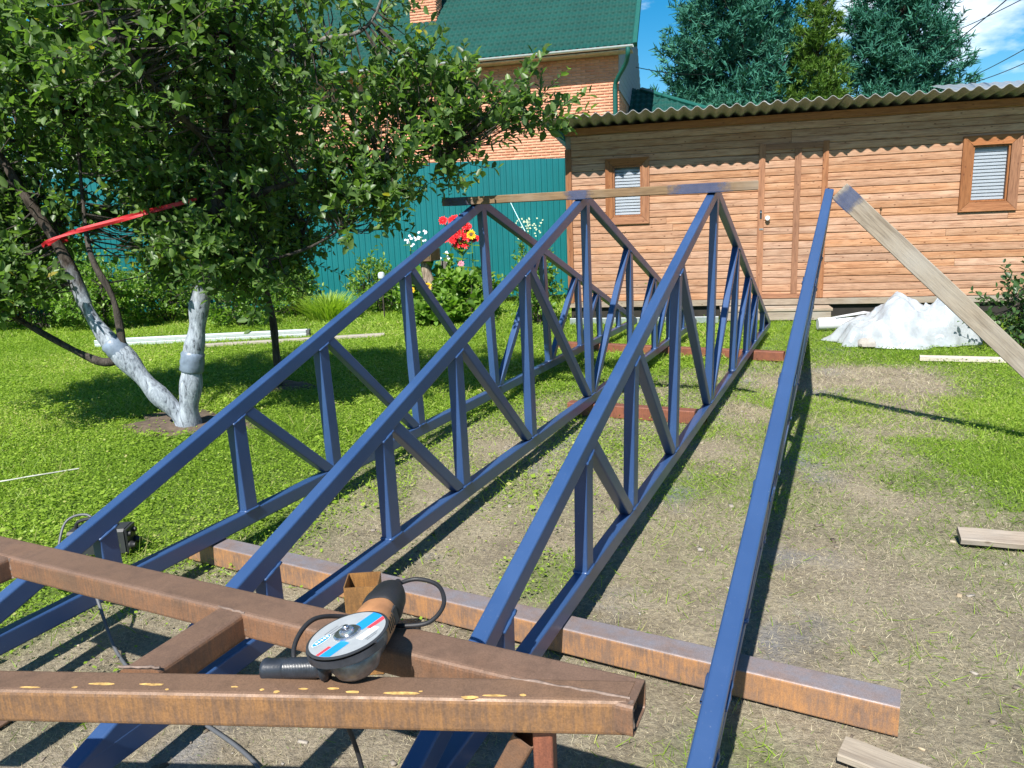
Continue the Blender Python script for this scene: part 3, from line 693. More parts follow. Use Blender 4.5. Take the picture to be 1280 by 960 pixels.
# ================================================================== ANGLE GRINDER
def grinder():
    g = empty('angle_grinder', (-.905, 1.172, ZT+.004), 0, 'worn angle grinder with a printed cutting disc, lying on the rusty frame', 'grinder')
    g.rotation_euler = (R(2), R(-11), R(15)); g.scale = (1.07, 1.07, 1.07)
    def rot_y(): return Matrix.Rotation(R(-90), 4, 'X')      # lathe axis z -> +y
    # gear head: rounded body under the disc
    mb = MB(); mb.lathe([(.004, .0), (.030, .004), (.043, .014), (.050, .030), (.051, .046), (.044, .058), (.030, .064), (.030, .072), (.004, .072)], 28)
    hd = mb.build('gear_head', 'cast_metal', g, True, 50)
    mb = MB(); mb.lathe([(.046, 0), (.046, .05), (.041, .075)], 20, Matrix.Translation((0, .012, .036)) @ Matrix.Scale(.86, 4, (0, 0, 1)) @ rot_y()); mb.build('gear_case', 'cast_metal', hd, True, 50)
    for a in (40, 140):
        mb = MB(); mb.lathe([(.006, 0), (.006, .012), (.004, .014)], 8, Matrix.Translation((.045*math.cos(R(a)), .03+.03*math.sin(R(a)), .052))); mb.build('screw', 'steel_bright', hd, True)
    # guard: half ring below the disc
    mb = MB(); n = 26; vs = []
    for k in range(n+1):
        a = R(150+k*200/n)
        for r_, z in ((.034, .068), (.080, .068), (.084, .072), (.084, .092), (.081, .092), (.081, .074), (.034, .072)):
            vs.append((r_*math.cos(a), r_*math.sin(a), z-.004))
    fs = [(k*7+i, (k+1)*7+i, (k+1)*7+(i+1) % 7, k*7+(i+1) % 7) for k in range(n) for i in range(7)] + [tuple(range(7)), tuple(reversed(range(n*7, n*7+7)))]
    # cutting disc with print
    D = empty  # noqa
    z0 = .086; RD = .0815
    mb = MB(); mb.lathe([(.010, z0), (RD-.002, z0), (RD, z0+.0008), (RD, z0+.0024), (RD-.002, z0+.0032), (.010, z0+.0032)], 72); dk = mb.build('cutting_disc', 'dark_plastic', g, True, 30)
    zp = z0+.0036
    def ringface(r0, r1, n, z): return MB().lathe([(r0, z), (r1, z)], n, caps=False)
    ringface(.020, RD-.0055, 72, zp).build('label_face', 'disc_grey', dk)
    def slab(name, mat, u0, u1, v0, v1, z, rmax=RD-.006, rmin=.0205, n=26):
        """flat strip u0..u1 (along), v0..v1 (across), clipped to the disc face; turned by ROT"""
        vs = []; fs = []
        for i in range(n+1):
            v = v0+(v1-v0)*i/n; h = math.sqrt(max(0, rmax*rmax-v*v)); a, b = max(u0, -h), min(u1, h)
            if abs(v) < rmin:
                q = math.sqrt(rmin*rmin-v*v)
                if a > -q and b > 0: a = max(a, q)
                if b < q and a < 0: b = min(b, -q)
            vs += [(a, v), (max(a, b), v)]
        for i in range(n): fs.append((2*i, 2*i+1, 2*i+3, 2*i+2))
        c, s_ = math.cos(ROT), math.sin(ROT)
        MB().add([(a*c-b*s_, a*s_+b*c, z) for a, b in vs], fs).build(name, mat, dk)
    ROT = R(58)
    e = .0004
    # two blue wings and thin red strips, as printed across the disc
    slab('print_band', 'print_blue', .0205, .09, -.022, .010, zp+e); slab('print_band', 'print_blue', -.09, -.0205, -.034, -.010, zp+e)
    slab('print_strip', 'print_red', .030, .09, -.036, -.024, zp+e); slab('print_strip', 'print_red', -.09, -.045, -.008, .000, zp+e)
    slab('print_box', 'print_white', -.005, .040, -.052, -.034, zp+e)
    for i, v in enumerate((.030, .038, .046)): slab('print_line', 'print_dark', -.030+.004*i, .024-.006*i, v, v+.0014, zp+e)
    for i, v in enumerate((-.058, -.063)): slab('print_line', 'print_dark', .000, .030-.006*i, v, v+.0013, zp+e)
    # blue oval badge with white letters strokes
    c0 = Vector((-.038*math.cos(ROT)-.034*math.sin(ROT)*1, -.038*math.sin(ROT)+.034*math.cos(ROT), 0)); ca, sa = math.cos(ROT+.0), math.sin(ROT+.0)
    def oval(name, mat, a, b, z):
        n = 28; vs = [(c0.x+a*math.cos(2*math.pi*k/n)*ca-b*math.sin(2*math.pi*k/n)*sa, c0.y+a*math.cos(2*math.pi*k/n)*sa+b*math.sin(2*math.pi*k/n)*ca, z) for k in range(n)]
        MB().add(vs, [tuple(range(n))]).build(name, mat, dk)
    oval('badge_rim', 'print_white', .0225, .0100, zp+e*1.5); oval('badge', 'print_blue', .021, .0085, zp+e*2.5)
    for k in range(5):
        u = -.014+.0066*k; vs = [(c0.x+x*ca-y*sa, c0.y+x*sa+y*ca, zp+e*3.5) for x, y in ((u, -.0038), (u+.0042, -.0038), (u+.0042, .0038), (u, .0038))]
        MB().add(vs, [(0, 1, 2, 3)]).build('badge_letter', 'print_white', dk)
    mb = MB(); mb.lathe([(.027, zp), (.027, zp+.003), (.024, zp+.005), (.015, zp+.0055), (.014, zp+.010), (.0105, zp+.012), (.0105, zp+.009), (.006, zp+.008), (.006, zp+.016), (.004, zp+.018), (.0008, zp+.018)], 28)
    mb.build('flange_nut', 'steel_bright', g, True, 30)
    mb = MB(); mb.lathe([(.012, .06), (.012, z0+.002)], 16); mb.build('spindle', 'steel_bright', g, True, 40)
    mbg = MB(); mbg.add(vs_guard(), fs_guard()).build('guard', 'guard_steel', g, True, 40)
    # motor body (orange) and rear grip (dark)
    Mb = Matrix.Translation((0, .075, .038)) @ rot_y()
    def sq(prof, M, seg=32, e=.78):
        vs = []
        for rx, rz_, z in prof:
            for k in range(seg):
                a = 2*math.pi*k/seg; c, s_ = math.cos(a), math.sin(a)
                vs.append(M @ Vector((rx*math.copysign(abs(c)**e, c), rz_*math.copysign(abs(s_)**e, s_), z)))
        n = len(prof); m_ = MB(); m_.add(vs, [(i*seg+k, i*seg+(k+1) % seg, (i+1)*seg+(k+1) % seg, (i+1)*seg+k) for i in range(n-1) for k in range(seg)] + [tuple(reversed(range(seg))), tuple(range((n-1)*seg, n*seg))]); return m_
    sq([(.040, .036, 0), (.043, .040, .008), (.0425, .040, .05), (.040, .038, .075), (.038, .036, .085)], Mb).build('motor_housing', 'tool_orange', g, True, 40)
    rg = sq([(.0385, .037, .085), (.042, .040, .09), (.042, .041, .11), (.039, .038, .13), (.036, .036, .155), (.031, .032, .172), (.018, .02, .18)], Mb).build('rear_grip', 'black_rubber', g, True, 40)
    for k in range(4):
        MB().bbox((.030, .090+k*.010, .026), (.0437, .0935+k*.010, .052), .001).build('vent_slot', 'void_dark', g)
    MB().bbox((.036, .128, .022), (.0430, .155, .055), .003).build('rating_label', 'dark_plastic', g)
    mb = MB(); mb.lathe([(.012, 0), (.011, .02), (.008, .045)], 12, Matrix.Translation((0, .252, .038)) @ rot_y()); mb.build('cord_sleeve', 'black_rubber', g, True)
    # side handle to the left with ribs and a wide end
    Mh = Matrix.Translation((-.040, -.018, .034)) @ Matrix.Rotation(R(-4), 4, 'Z') @ Matrix.Rotation(R(-90+3), 4, 'Y')
    prof = [(.010, 0), (.013, .008), (.025, .012), (.027, .018), (.0215, .024), (.0195, .03)]
    z = .034
    while z < .100:
        prof += [(.0200, z), (.0207, z+.0009), (.0207, z+.0018), (.0200, z+.0027)]; z += .0034
    prof += [(.0205, .106), (.0212, .138), (.0226, .143), (.0226, .148), (.0205, .151), (.003, .1515)]
    MB().lathe(prof, 26, Mh).build('side_handle', 'handle_black', g, True, 60)
    return g
def vs_guard():
    vs = []; n = 26
    for k in range(n+1):
        a = R(170+k*175/n)
        for r_, z in ((.034, .066), (.079, .066), (.0835, .069), (.0835, .083), (.081, .083), (.0805, .071), (.034, .070)): vs.append((r_*math.cos(a), r_*math.sin(a), z))
    return vs
def fs_guard():
    n = 26; return [(k*7+i, (k+1)*7+i, (k+1)*7+(i+1) % 7, k*7+(i+1) % 7) for k in range(n) for i in range(7)] + [tuple(range(7)), tuple(reversed(range(n*7, n*7+7)))]
gr = grinder()
def cat_rom(P, n=8):
    P = [Vector(p) for p in P]; out = []
    for i in range(len(P)-1):
        a, b, c, d = P[max(i-1, 0)], P[i], P[i+1], P[min(i+2, len(P)-1)]
        for k in range(n):
            t = k/n; out.append(.5*((2*b)+(c-a)*t+(2*a-5*b+4*c-d)*t*t+(3*b-a-3*c+d)*t**3))
    out.append(P[-1]); return out
def cable(name, pts, rad, mat, label, cat='cable', parent=None, n=8):
    mb = MB(); mb.tube(cat_rom(pts, n), rad, 8); o = mb.build(name, mat, parent, True, 60)
    if not parent: tag(o, label, cat)
    return o
cable('power_cord', [(-.992, 1.455, .722), (-1.000, 1.485, .724), (-.965, 1.515, .728), (-.90, 1.505, .726), (-.855, 1.45, .712), (-.862, 1.395, .694), (-.91, 1.365, .690), (-.97, 1.355, .690), (-1.04, 1.315, .715),
      (-1.072, 1.24, .742), (-1.065, 1.165, .725), (-1.03, 1.13, .69), (-1.00, 1.19, .60), (-.96, 1.22, .4), (-.92, 1.17, .2), (-.88, 1.10, .03)], .0055, 'black_rubber', 'black power cord looping out of the angle grinder')

# welder box and loose cables on the ground left
def welder():
    w = empty('welding_machine', (-3.50, 2.48, 0), R(28), 'small dark welding machine on the grass behind the leftmost truss', 'machine')
    MB().bbox((-.12, -.06, .012), (.16, .06, .15), .012).build('case', 'dark_plastic', w)
    MB().bbox((.16, -.056, .018), (.172, .056, .146), .006).build('front_panel', 'dark_plastic', w)
    for y, z, r_ in ((-.03, .115, .014), (.03, .115, .014)):
        MB().lathe([(r_, 0), (r_*.9, .014), (r_*.3, .016)], 14, Matrix.Translation((.172, y, z)) @ Matrix.Rotation(R(90), 4, 'Y')).build('knob', 'black_rubber', w, True)
    for y in (-.035, .035): MB().lathe([(.02, 0), (.022, .01), (.014, .022), (.014, .03)], 14, Matrix.Translation((.172, y, .055)) @ Matrix.Rotation(R(90), 4, 'Y')).build('socket', 'black_rubber', w, True)
    MB().tube(cat_rom([(-.10, 0, .148), (-.08, 0, .185), (0, 0, .20), (.08, 0, .185), (.10, 0, .148)]), .009, 8).build('handle', 'black_rubber', w, True)
welder()
cable('welding_cable', [(-3.50, 2.50, .13), (-3.58, 2.50, .20), (-3.66, 2.43, .17), (-3.58, 2.30, .02), (-3.35, 2.13, .012), (-3.05, 2.02, .12), (-2.81, 1.93, .208), (-2.55, 1.81, .02), (-2.2, 1.68, .012), (-1.9, 1.61, .012), (-1.6, 1.52, .012), (-1.3, 1.35, .012), (-1.1, 1.1, .012)], .0068, 'cable_grey', 'grey welding cable trailing under the rusty frame')
cable('garden_wire', [(-6.0, 2.72, .03), (-5.6, 2.95, .035), (-5.25, 3.0, .03), (-5.05, 3.2, .035), (-4.9, 3.42, .03)], .005, 'wire_pale', 'thin pale wire lying on the lawn at the left edge')

# ================================================================== SHED
WD = Vector((.984, .179, 0)).normalized(); WN = Vector((WD.y, -WD.x, 0))     # along the wall, outward (to the camera)
SH0 = Vector((-.9, 12.2, 0))
shed = empty('wooden_shed', SH0, math.atan2(WD.y, WD.x), 'long wooden plank shed with a door and two windows behind the trusses', 'shed')
# local: x along wall, -y outward, z up ; wall face at y = 0
SX0, SX1 = -3.30, 4.6
WZ0, WZ1 = .30, 2.96
WIN = [(-2.57, -2.13, 1.61, 2.37), (2.40, 2.87, 1.61, 2.37)]
DOOR = (-.40, .50, .33, 2.50)
def shed_build():
    MB().box((SX0+.03, .03, .0), (SX1-.03, 3.6, .26)).build('gap_shade', 'void_dark', shed)  # near-black box paints in the shade of the open gap below the base plank
    w = MB()
    # inner wall leaf with window holes
    xs = sorted({SX0, SX1, *[a for q in WIN for a in q[:2]]}); 
    for a, b in zip(xs[:-1], xs[1:]):
        hole = [q for q in WIN if abs(q[0]-a) < 1e-6]
        if hole:
            w.box((a, .022, WZ0), (b, .08, hole[0][2])); w.box((a, .022, hole[0][3]), (b, .08, WZ1))
        else: w.box((a, .022, WZ0), (b, .08, WZ1))
    w.box((SX0, .08, WZ0), (SX0+.06, 3.5, WZ1-.25)); w.box((SX1-.06, .08, WZ0), (SX1, 3.5, WZ1-.25)); w.box((SX0, 3.44, WZ0), (SX1, 3.5, WZ1-.3))
    w.build('wall_frame', 'old_board', shed)
    # cladding: every board is a piece
    prof = lambda h: [(0, .022), (-.002, .022-.012), (.0, .004), (.008, -.002), (h*.5, -.004), (h-.012, -.003), (h-.006, .005), (h-.006, .012), (h-.004, .022)]
    r2 = random.Random(11); PH = .1064; cache = {}
    door = MB().box((DOOR[0], .012, DOOR[2]), (DOOR[1], .0215, DOOR[3])).build('door', 'trim_wood', shed)
    row = 0; z = WZ0
    while z < WZ1-.02:
        h = min(PH, WZ1-z)
        spans = [(SX0+.085, SX1-.085)]
        def cutout(sp, a, b):
            out = []
            for p, q in sp:
                if b <= p or a >= q: out.append((p, q)); continue
                if p < a: out.append((p, a))
                if q > b: out.append((b, q))
            return out
        for q in WIN:
            if z+h > q[2]-.01 and z < q[3]+.01: spans = cutout(spans, q[0]-.02, q[1]+.02)
        indoor = z+h*.5 > DOOR[2] and z+h*.5 < DOOR[3]
        if indoor: spans = cutout(spans, DOOR[0], DOOR[1])
        pieces = []
        for a, b in spans:
            if b-a > 2.0 and r2.random() < .75:
                c = a+(b-a)*r2.uniform(.25, .75); 
                if a < .05 < b and not indoor: c = .02
                pieces += [(a, c-.0015), (c+.0015, b)]
            else: pieces.append((a, b))
        dj = [(DOOR[0]+.004, DOOR[1]-.004)] if indoor else []
        for a, b, par in [(a, b, shed) for a, b in pieces]+[(a, b, door) for a, b in dj]:
            N = max(2, int((b-a)/.6)); pf = prof(h); vs = []; dz = r2.uniform(-.002, .002); dy = r2.uniform(-.004, .002); k = len(pf)
            for i in range(N+1):
                x = a+(b-a)*i/N; jz = r2.uniform(-.0016, .0016); jy = r2.uniform(-.002, .002)
                for zz, yy in pf: vs.append((x-a, yy+(dy+jy if yy < .02 else 0), zz+dz+jz))
            fs = [(i*k+j, (i+1)*k+j, (i+1)*k+j+1, i*k+j+1) for i in range(N) for j in range(k-1)] + [tuple(range(k)), tuple(reversed(range(N*k, N*k+k)))]
            o = MB().add(vs, fs).build('plank', 'cladding', par); o.location = (a, 0, z)
        z += PH; row += 1
    # corner boards, door trims
    def vtrim(name, x0, x1, z0, z1, par=shed, mat='trim_wood', y=-.012, t=.02):
        o = MB().bbox((x0, y-t, z0), (x1, y, z1), .003).build(name, mat, par); return o
    vtrim('corner_board', SX0-.005, SX0+.09, WZ0-.02, WZ1-.30); vtrim('corner_board', SX1-.09, SX1+.005, WZ0-.02, WZ1-.1)
    vtrim('door_jamb', -.425, -.335, .31, 2.56); vtrim('door_jamb', .455, .535, .31, 2.56); 
    MB().bbox((-.335, -.030, 2.47), (.455, -.010, 2.555), .003).build('door_head', 'trim_wood_flat', shed)
    MB().bbox((-.335, -.030, .305), (.455, -.010, .375), .003).build('door_sill', 'trim_wood_flat', shed)
    vtrim('door_batten', .075, .165, .376, 2.468, door)
    # base plank, step
    MB().bbox((SX0, -.028, .205), (SX1, -.004, .296), .004).build('base_plank', 'old_board', shed)
    for i in range(3): MB().bbox((-.95, -.42+.13*i, .155), (.62, -.295+.13*i, .195), .004).build('step_board', 'old_board', shed)
    MB().bbox((-.95, -.405, .02), (.60, -.375, .152), .004).build('step_riser', 'old_board', shed)
    # door furniture
    lk = MB().bbox((-.395, -.040, 1.50), (-.365, -.031, 1.62), .003).build('lock_plate', 'dark_plastic', door)
    MB().lathe([(.012, 0), (.012, .012), (.006, .014)], 12, Matrix.Translation((-.38, -.04, 1.585)) @ Matrix.Rotation(R(90), 4, 'X')).build('keyhole', 'steel_bright', lk, True)
    MB().lathe([(.010, 0), (.010, .025), (.030, .03), (.036, .045), (.030, .06), (.004, .065)], 18, Matrix.Translation((-.285, -.006, 1.50)) @ Matrix.Rotation(R(90), 4, 'X')).build('door_knob', 'white_insulator', door, True)
    MB().bbox((-.40, -.038, 1.33), (-.34, -.0315, 1.355), .002).build('hasp', 'steel_bright', door)
    # hook and chain on the wall
    hk = MB().lathe([(.016, 0), (.016, .02), (.004, .022)], 10, Matrix.Translation((1.27, -.006, 1.58)) @ Matrix.Rotation(R(90), 4, 'X')).build('wall_hook', 'seed_brown', shed, True)
    MB().tube([(1.27, -.02, 1.58), (1.268, -.022, 1.45), (1.272, -.022, 1.36)], .005, 6).build('wire', 'seed_brown', hk)
    MB().lathe([(.004, 0), (.016, .006), (.018, .02), (.010, .03)], 10, Matrix.Translation((1.272, -.022, 1.335))).build('knob', 'white_insulator', hk, True)
    # windows
    for (a, b, z0, z1) in WIN:
        wn_ = MB(); t = .115 if a < 0 else .13
        for lo, hi in (((a, -.012, z0), (a+.025, .06, z1)), ((b-.025, -.012, z0), (b, .06, z1)), ((a+.025, -.012, z0), (b-.025, .06, z0+.025)), ((a+.025, -.012, z1-.025), (b-.025, .06, z1))): wn_.bbox(lo, hi, .002)
        win = wn_.build('window', 'trim_wood', shed)
        y0, y1 = -.034, -.011
        def mit(name, pts, mat):
            vs = [(x, y, zz) for y in (y0, y1) for x, zz in pts]
            MB().add(vs, [(0, 1, 2, 3), (7, 6, 5, 4), (0, 4, 5, 1), (1, 5, 6, 2), (2, 6, 7, 3), (3, 7, 4, 0)]).build(name, mat, win)
        e = .003
        mit('casing', [(a-t, z0-t), (b+t, z0-t), (b, z0-e), (a, z0-e)], 'trim_wood_flat'); mit('casing', [(a, z1+e), (b, z1+e), (b+t, z1+t), (a-t, z1+t)], 'trim_wood_flat')
        mit('casing', [(a-t, z0-t+e), (a-e, z0), (a-e, z1), (a-t, z1+t-e)], 'trim_wood'); mit('casing', [(b+e, z0), (b+t, z0-t+e), (b+t, z1+t-e), (b+e, z1)], 'trim_wood')
        MB().box((a+.025, .012, z0+.025), (b-.025, .016, z1-.025)).build('pane', 'window_glass', win)
        sl = MB(); n = int((z1-z0-.05)/.046)
        for i in range(n):
            zz = z0+.03+i*.046; sl.box((-(b-a)/2+.028, -.001, -.0175), ((b-a)/2-.028, .001, .0175), Matrix.Translation(((a+b)/2, .044, zz+.018)) @ Matrix.Rotation(R(-16), 4, 'X'))
        o = sl.build('blind', 'blind_slat', win); o['kind'] = 'stuff'
        MB().box((a, .070, z0), (b, .074, z1)).build('blind_back', 'blind_gap', win)
    # fascia under the eave + rafters
    MB().bbox((SX0-.02, -.05, WZ1-.10), (SX1+.02, -.008, WZ1+.0), .004).build('fascia', 'trim_wood_flat', shed)
    # corrugated sheets
    P, AMP, SW = .178, .026, 1.07
    x = SX0-.33; k = 0
    while x < SX1+.3:
        nx = int(SW/P*10)+5; ny = 5; vs = []; th = .007
        ov = .66-.020*(x-SX0)+r2.uniform(-.015, .015)
        for lay in (0, 1):
            for i in range(nx+1):
                xx = i*P/10; zz = AMP*math.cos(2*math.pi*(xx/P))
                for j in range(ny+1):
                    y = -ov+(4.2+ov)*j/ny; vs.append((xx, y, zz+(th if lay else 0)-.075*(y)))
        nv = (nx+1)*(ny+1); q = lambda l, i, j: l*nv+i*(ny+1)+j
        fs = []
        for i in range(nx):
            for j in range(ny):
                fs += [(q(1, i, j), q(1, i+1, j), q(1, i+1, j+1), q(1, i, j+1)), (q(0, i, j), q(0, i, j+1), q(0, i+1, j+1), q(0, i+1, j))]
            fs += [(q(0, i, 0), q(0, i+1, 0), q(1, i+1, 0), q(1, i, 0)), (q(1, i, ny), q(1, i+1, ny), q(0, i+1, ny), q(0, i, ny))]
        for j in range(ny): fs += [(q(0, 0, j), q(1, 0, j), q(1, 0, j+1), q(0, 0, j+1)), (q(1, nx, j), q(0, nx, j), q(0, nx, j+1), q(1, nx, j+1))]
        o = MB().add(vs, fs).build('roof_sheet', 'asbestos', shed, True, 60); o.location = (x, 0, WZ1+.046+.009*(k % 2)); o.rotation_euler = (0, r2.uniform(-.003, .003), r2.uniform(-.004, .004))
        x += P*6; k += 1
    xx = SX0+.2
    while xx < SX1:
        MB().box((xx, -.45, WZ1-.03), (xx+.05, .5, WZ1+.012), Matrix.Rotation(R(-4.2), 4, 'X')) if False else None
        xx += .9
    # green flashing under the left verge
    mb = MB(); mb.add([(-.28, -.5, .06), (0, -.5, -.02), (0, -.5, -.16), (-.28, -.5, .04), (-.28, 2.5, -.17), (0, 2.5, -.25), (0, 2.5, -.36), (-.28, 2.5, -.19)], [(0, 1, 2, 3), (7, 6, 5, 4), (0, 4, 5, 1), (1, 5, 6, 2), (2, 6, 7, 3), (3, 7, 4, 0)])
    o = mb.build('verge_flashing', 'green_metal', shed); o.location = (SX0-.0, .45, WZ1-.02)
shed_build()
def on_wall(x, y, z): return SH0+WD*x-WN*y+Vector((0, 0, z))     # y>0 = behind the wall face

# metal profile lying along the shed foot
a, b = on_wall(-3.2, -.55, .055), on_wall(-.98, -.50, .055)
bar_thing('metal_profile', a, b, .05, .10, 'galvanised', 'dark grey metal profile lying along the foot of the shed', 'metal profile', hollow=.004)

# ================================================================== FENCE
FH = Vector((-math.sin(YAW), math.cos(YAW), 0)); RH = Vector((math.cos(YAW), math.sin(YAW), 0))
def PG(g, r, z=0.): return Vector((FH.x*g+RH.x*r, FH.y*g+RH.y*r, z))
def fence():
    f = empty('metal_fence', PG(15.5, 0), YAW, 'tall teal corrugated metal fence behind the garden, left of the shed', 'fence')
    prof = [(0, 0), (.062, 0), (.072, -.012), (.105, -.012), (.115, 0)]; PW = .115; n = 10
    pts = []
    for i in range(n):
        for x, y in prof[:-1]: pts.append((i*PW+x, y))
    pts.append((n*PW, 0))
    k = len(pts); vs = [(x, y, z) for x, y in pts for z in (.12, 2.79)] + [(x, y+.004, z) for x, y in pts for z in (.12, 2.79)]
    fs = [(2*i, 2*i+2, 2*i+3, 2*i+1) for i in range(k-1)] + [(2*k+2*i, 2*k+2*i+1, 2*k+2*i+3, 2*k+2*i+2) for i in range(k-1)] + [(2*i+1, 2*i+3, 2*k+2*i+3, 2*k+2*i+1) for i in range(k-1)]
    me = None; x = -16.5
    while x < 4.0:
        if me is None: o = MB().add(vs, fs).build('panel', 'fence_teal', f); me = o.data
        else: o = bpy.data.objects.new('panel', me); COL.objects.link(o); o.parent = f
        o.location = (x, rnd.uniform(-.004, .004), rnd.uniform(-.012, .012)); x += 1.15
    x = -16.5; pm = None
    while x < 4.2:
        if pm is None: o = MB().bbox((-.03, .03, -.05), (.03, .09, 2.7), .004).build('post', 'green_metal', f); pm = o.data
        else: o = bpy.data.objects.new('post', pm); COL.objects.link(o); o.parent = f
        o.location = (x, 0, 0); x += 2.3
    for z in (.6, 2.2): MB().bbox((-16.5, .012, z), (4.1, .03, z+.04), .003).build('rail', 'green_metal', f)
    return f
fence()

# ================================================================== BRICK HOUSE
HO = Vector((-6.06, 21.44, 0))
house = empty('brick_house', HO, math.atan2(WD.y, WD.x), 'orange brick house with a green metal tile roof beyond the fence', 'house')
def tile_roof(name, w, l, par, mat='metal_tile', pitch=.185, step=.35, cut=None):
    """metal tile sheet: x 0..w, y 0..l up the slope, wave across and steps along"""
    nx = int(w/pitch*8); rows = int(l/step); ys = []
    for r_ in range(rows+1): ys += [(r_*step, 0.), (r_*step+step*.5, .5), (r_*step+step-.012, 1.)]
    V = []; 
    for j, (y, t) in enumerate(ys):
        xs = np.linspace(0, w, nx+1); c = np.cos(2*np.pi*xs/pitch)
        z = .017*c + .034*(1-t)
        yy = y - .02*np.maximum(c*-1, 0)*(1-t)
        V.append(np.stack([xs, yy+0*xs, z], 1))
    V = np.array(V); ny = len(ys); i = np.arange(ny*(nx+1)).reshape(ny, nx+1)
    F = np.stack([i[:-1, :-1], i[:-1, 1:], i[1:, 1:], i[1:, :-1]], -1).reshape(-1, 4); Vf = V.reshape(-1, 3)
    if cut:
        cen = Vf[F].mean(1); F = F[cut(cen[:, 0], cen[:, 1])]
    return npmesh(name, Vf, F, mat, par)
def house_build():
    ZE = 6.02; LW = 14.0; DW = 8.2
    mb = MB(); mb.box((-LW, .012, 0), (0-.012, DW, ZE+.3)); mb.build('wall_core', 'mortar', house)
    # brickwork: too small to pick one by one, real geometry in one mesh for each face
    def bricks(name, length, z0, z1, M, par, bl=.25, bh=.065, j=.011):
        V, F, T = [], [], []; z = z0; row = 0; r2 = np.random.default_rng(5)
        while z+bh < z1:
            x = -(bl+j)*(.5 if row % 2 else 0)
            while x < length:
                a, b = max(0, x), min(length, x+bl)
                if b-a > .03:
                    d = r2.uniform(-.003, .003); c = len(V); y = .0+d
                    for p in ((a, .014, z), (b, .014, z), (b, .014, z+bh), (a, .014, z+bh), (a+.004, y, z+.004), (b-.004, y, z+.004), (b-.004, y, z+bh-.004), (a+.004, y, z+bh-.004)): V.append(M @ Vector(p))
                    F += [(c+4, c+5, c+6, c+7), (c, c+1, c+5, c+4), (c+1, c+2, c+6, c+5), (c+2, c+3, c+7, c+6), (c+3, c, c+4, c+7)]; T += [float(np.clip(r2.normal(.5, .22), 0, 1))]*8
                x += bl+j
            z += bh+j; row += 1
        o = npmesh(name, np.array([tuple(v) for v in V]), np.array(F), 'brick', par, np.array(T)); o['kind'] = 'stuff'
    bricks('brickwork', 9.0, 2.2, ZE-.02, Matrix.Translation((-9.0, 0, 0)), house)
    Ms = Matrix.Translation((0, 0, 0)) @ Matrix.Rotation(R(90), 4, 'Z')
    bricks('brickwork', 2.4, 2.2, 5.0, Ms, house)
    # grey siding on the gable side: single boards
    for i in range(17):
        z = 5.02+i*.2; l = DW if z < 6.2 else max(.6, DW-1.9*(z-6.2)*.62)
        ya = max(0., (z+.2-6.02)/.87-.42); yb = min(DW, DW-ya+.0)
        if yb-ya > .5: MB().bbox((-.004, ya, z), (.018, yb, z+.192), .004).build('siding_board', 'siding_grey', house)
    mb = MB(); mb.add([(x, y, z) for x in (-.30, -.013) for y, z in ((.3, 6.3), (DW-.3, 6.3), (DW/2, 6.3+(DW/2-.3)*.84))], [(0, 2, 1), (3, 4, 5), (0, 1, 4, 3), (1, 2, 5, 4), (2, 0, 3, 5)]).build('gable_core', 'siding_grey', house)
    # roof
    pitch = R(41); rf = empty('roof', (-LW, -.52, ZE+.02)); rf.parent = house; rf.rotation_euler = (pitch, 0, 0)
    rr = tile_roof('tile_sheet', LW+.42, 5.4, rf)
    MB().bbox((LW+.42, -.02, -.05), (LW+.54, 5.4, .07), .01).build('verge_trim', 'green_metal', rf)
    MB().box((0, .03, -.06), (LW+.42, 5.3, -.03)).build('roof_deck', 'soffit', rf)
    MB().bbox((-LW, -.50, ZE-.10), (.40, -.02, ZE-.07), .005).build('soffit_board', 'soffit', house)
    # gutter: half round, downspout
    n = 10; vs = []; x0, x1 = -LW, .44
    for x in (x0, x1):
        for k in range(n+1): a = math.pi*k/n; vs.append((x, -.58+.068*math.cos(a+math.pi), ZE+.01-.068*math.sin(a)))
        for k in range(n+1): a = math.pi*k/n; vs.append((x, -.58+.062*math.cos(a+math.pi), ZE+.01-.062*math.sin(a)))
    q = 2*(n+1); fs = [(k, k+1, q+k+1, q+k) for k in range(n)] + [(n+1+k, q+n+1+k, q+n+2+k, n+2+k) for k in range(n)] + [(0, q, q+n+1, n+1), (n, 2*n+1, q+2*n+1, q+n)]
    gt = MB().add(vs, fs).build('gutter', 'gutter_white', house, True, 50)
    MB().tube(cat_rom([(.30, -.58, ZE-.05), (.30, -.57, ZE-.20), (.22, -.40, ZE-.42), (-.03, -.16, ZE-.75), (-.10, -.10, ZE-.95), (-.10, -.10, ZE-1.4), (-.10, -.10, 1.5)], 6), .062, 12).build('downspout', 'green_metal', house, True, 60)
    # chimney
    c = Vector((-5.95, 1.55)); ch = MB().box((c.x-.40, c.y-.30, 7.2), (c.x+.40, c.y+.30, 9.6)).build('chimney', 'mortar', rf.parent)
    bricks('brickwork', .84, 7.2, 9.6, Matrix.Translation((c.x-.42, c.y-.315, 0)), ch); bricks('brickwork', .62, 7.2, 9.6, Matrix.Translation((c.x+.415, c.y-.31, 0)) @ Matrix.Rotation(R(90), 4, 'Z'), ch)
    # wall lamp
    MB().bbox((-5.02, -.12, 3.98), (-4.80, -.002, 4.28), .02).build('wall_box', 'white_insulator', house)
    # annex with hipped roof on the right
    MB().box((.03, 2.1, 0), (3.6, DW, 4.05)).build('annex_wall', 'siding_grey', house)
    ar = empty('annex_roof', (0.02, 1.75, 4.0)); ar.parent = house; ar.rotation_euler = (R(33), 0, 0)
    tile_roof('tile_sheet', 3.9, 3.0, ar, cut=lambda x, y: x < 3.85-y*1.22)
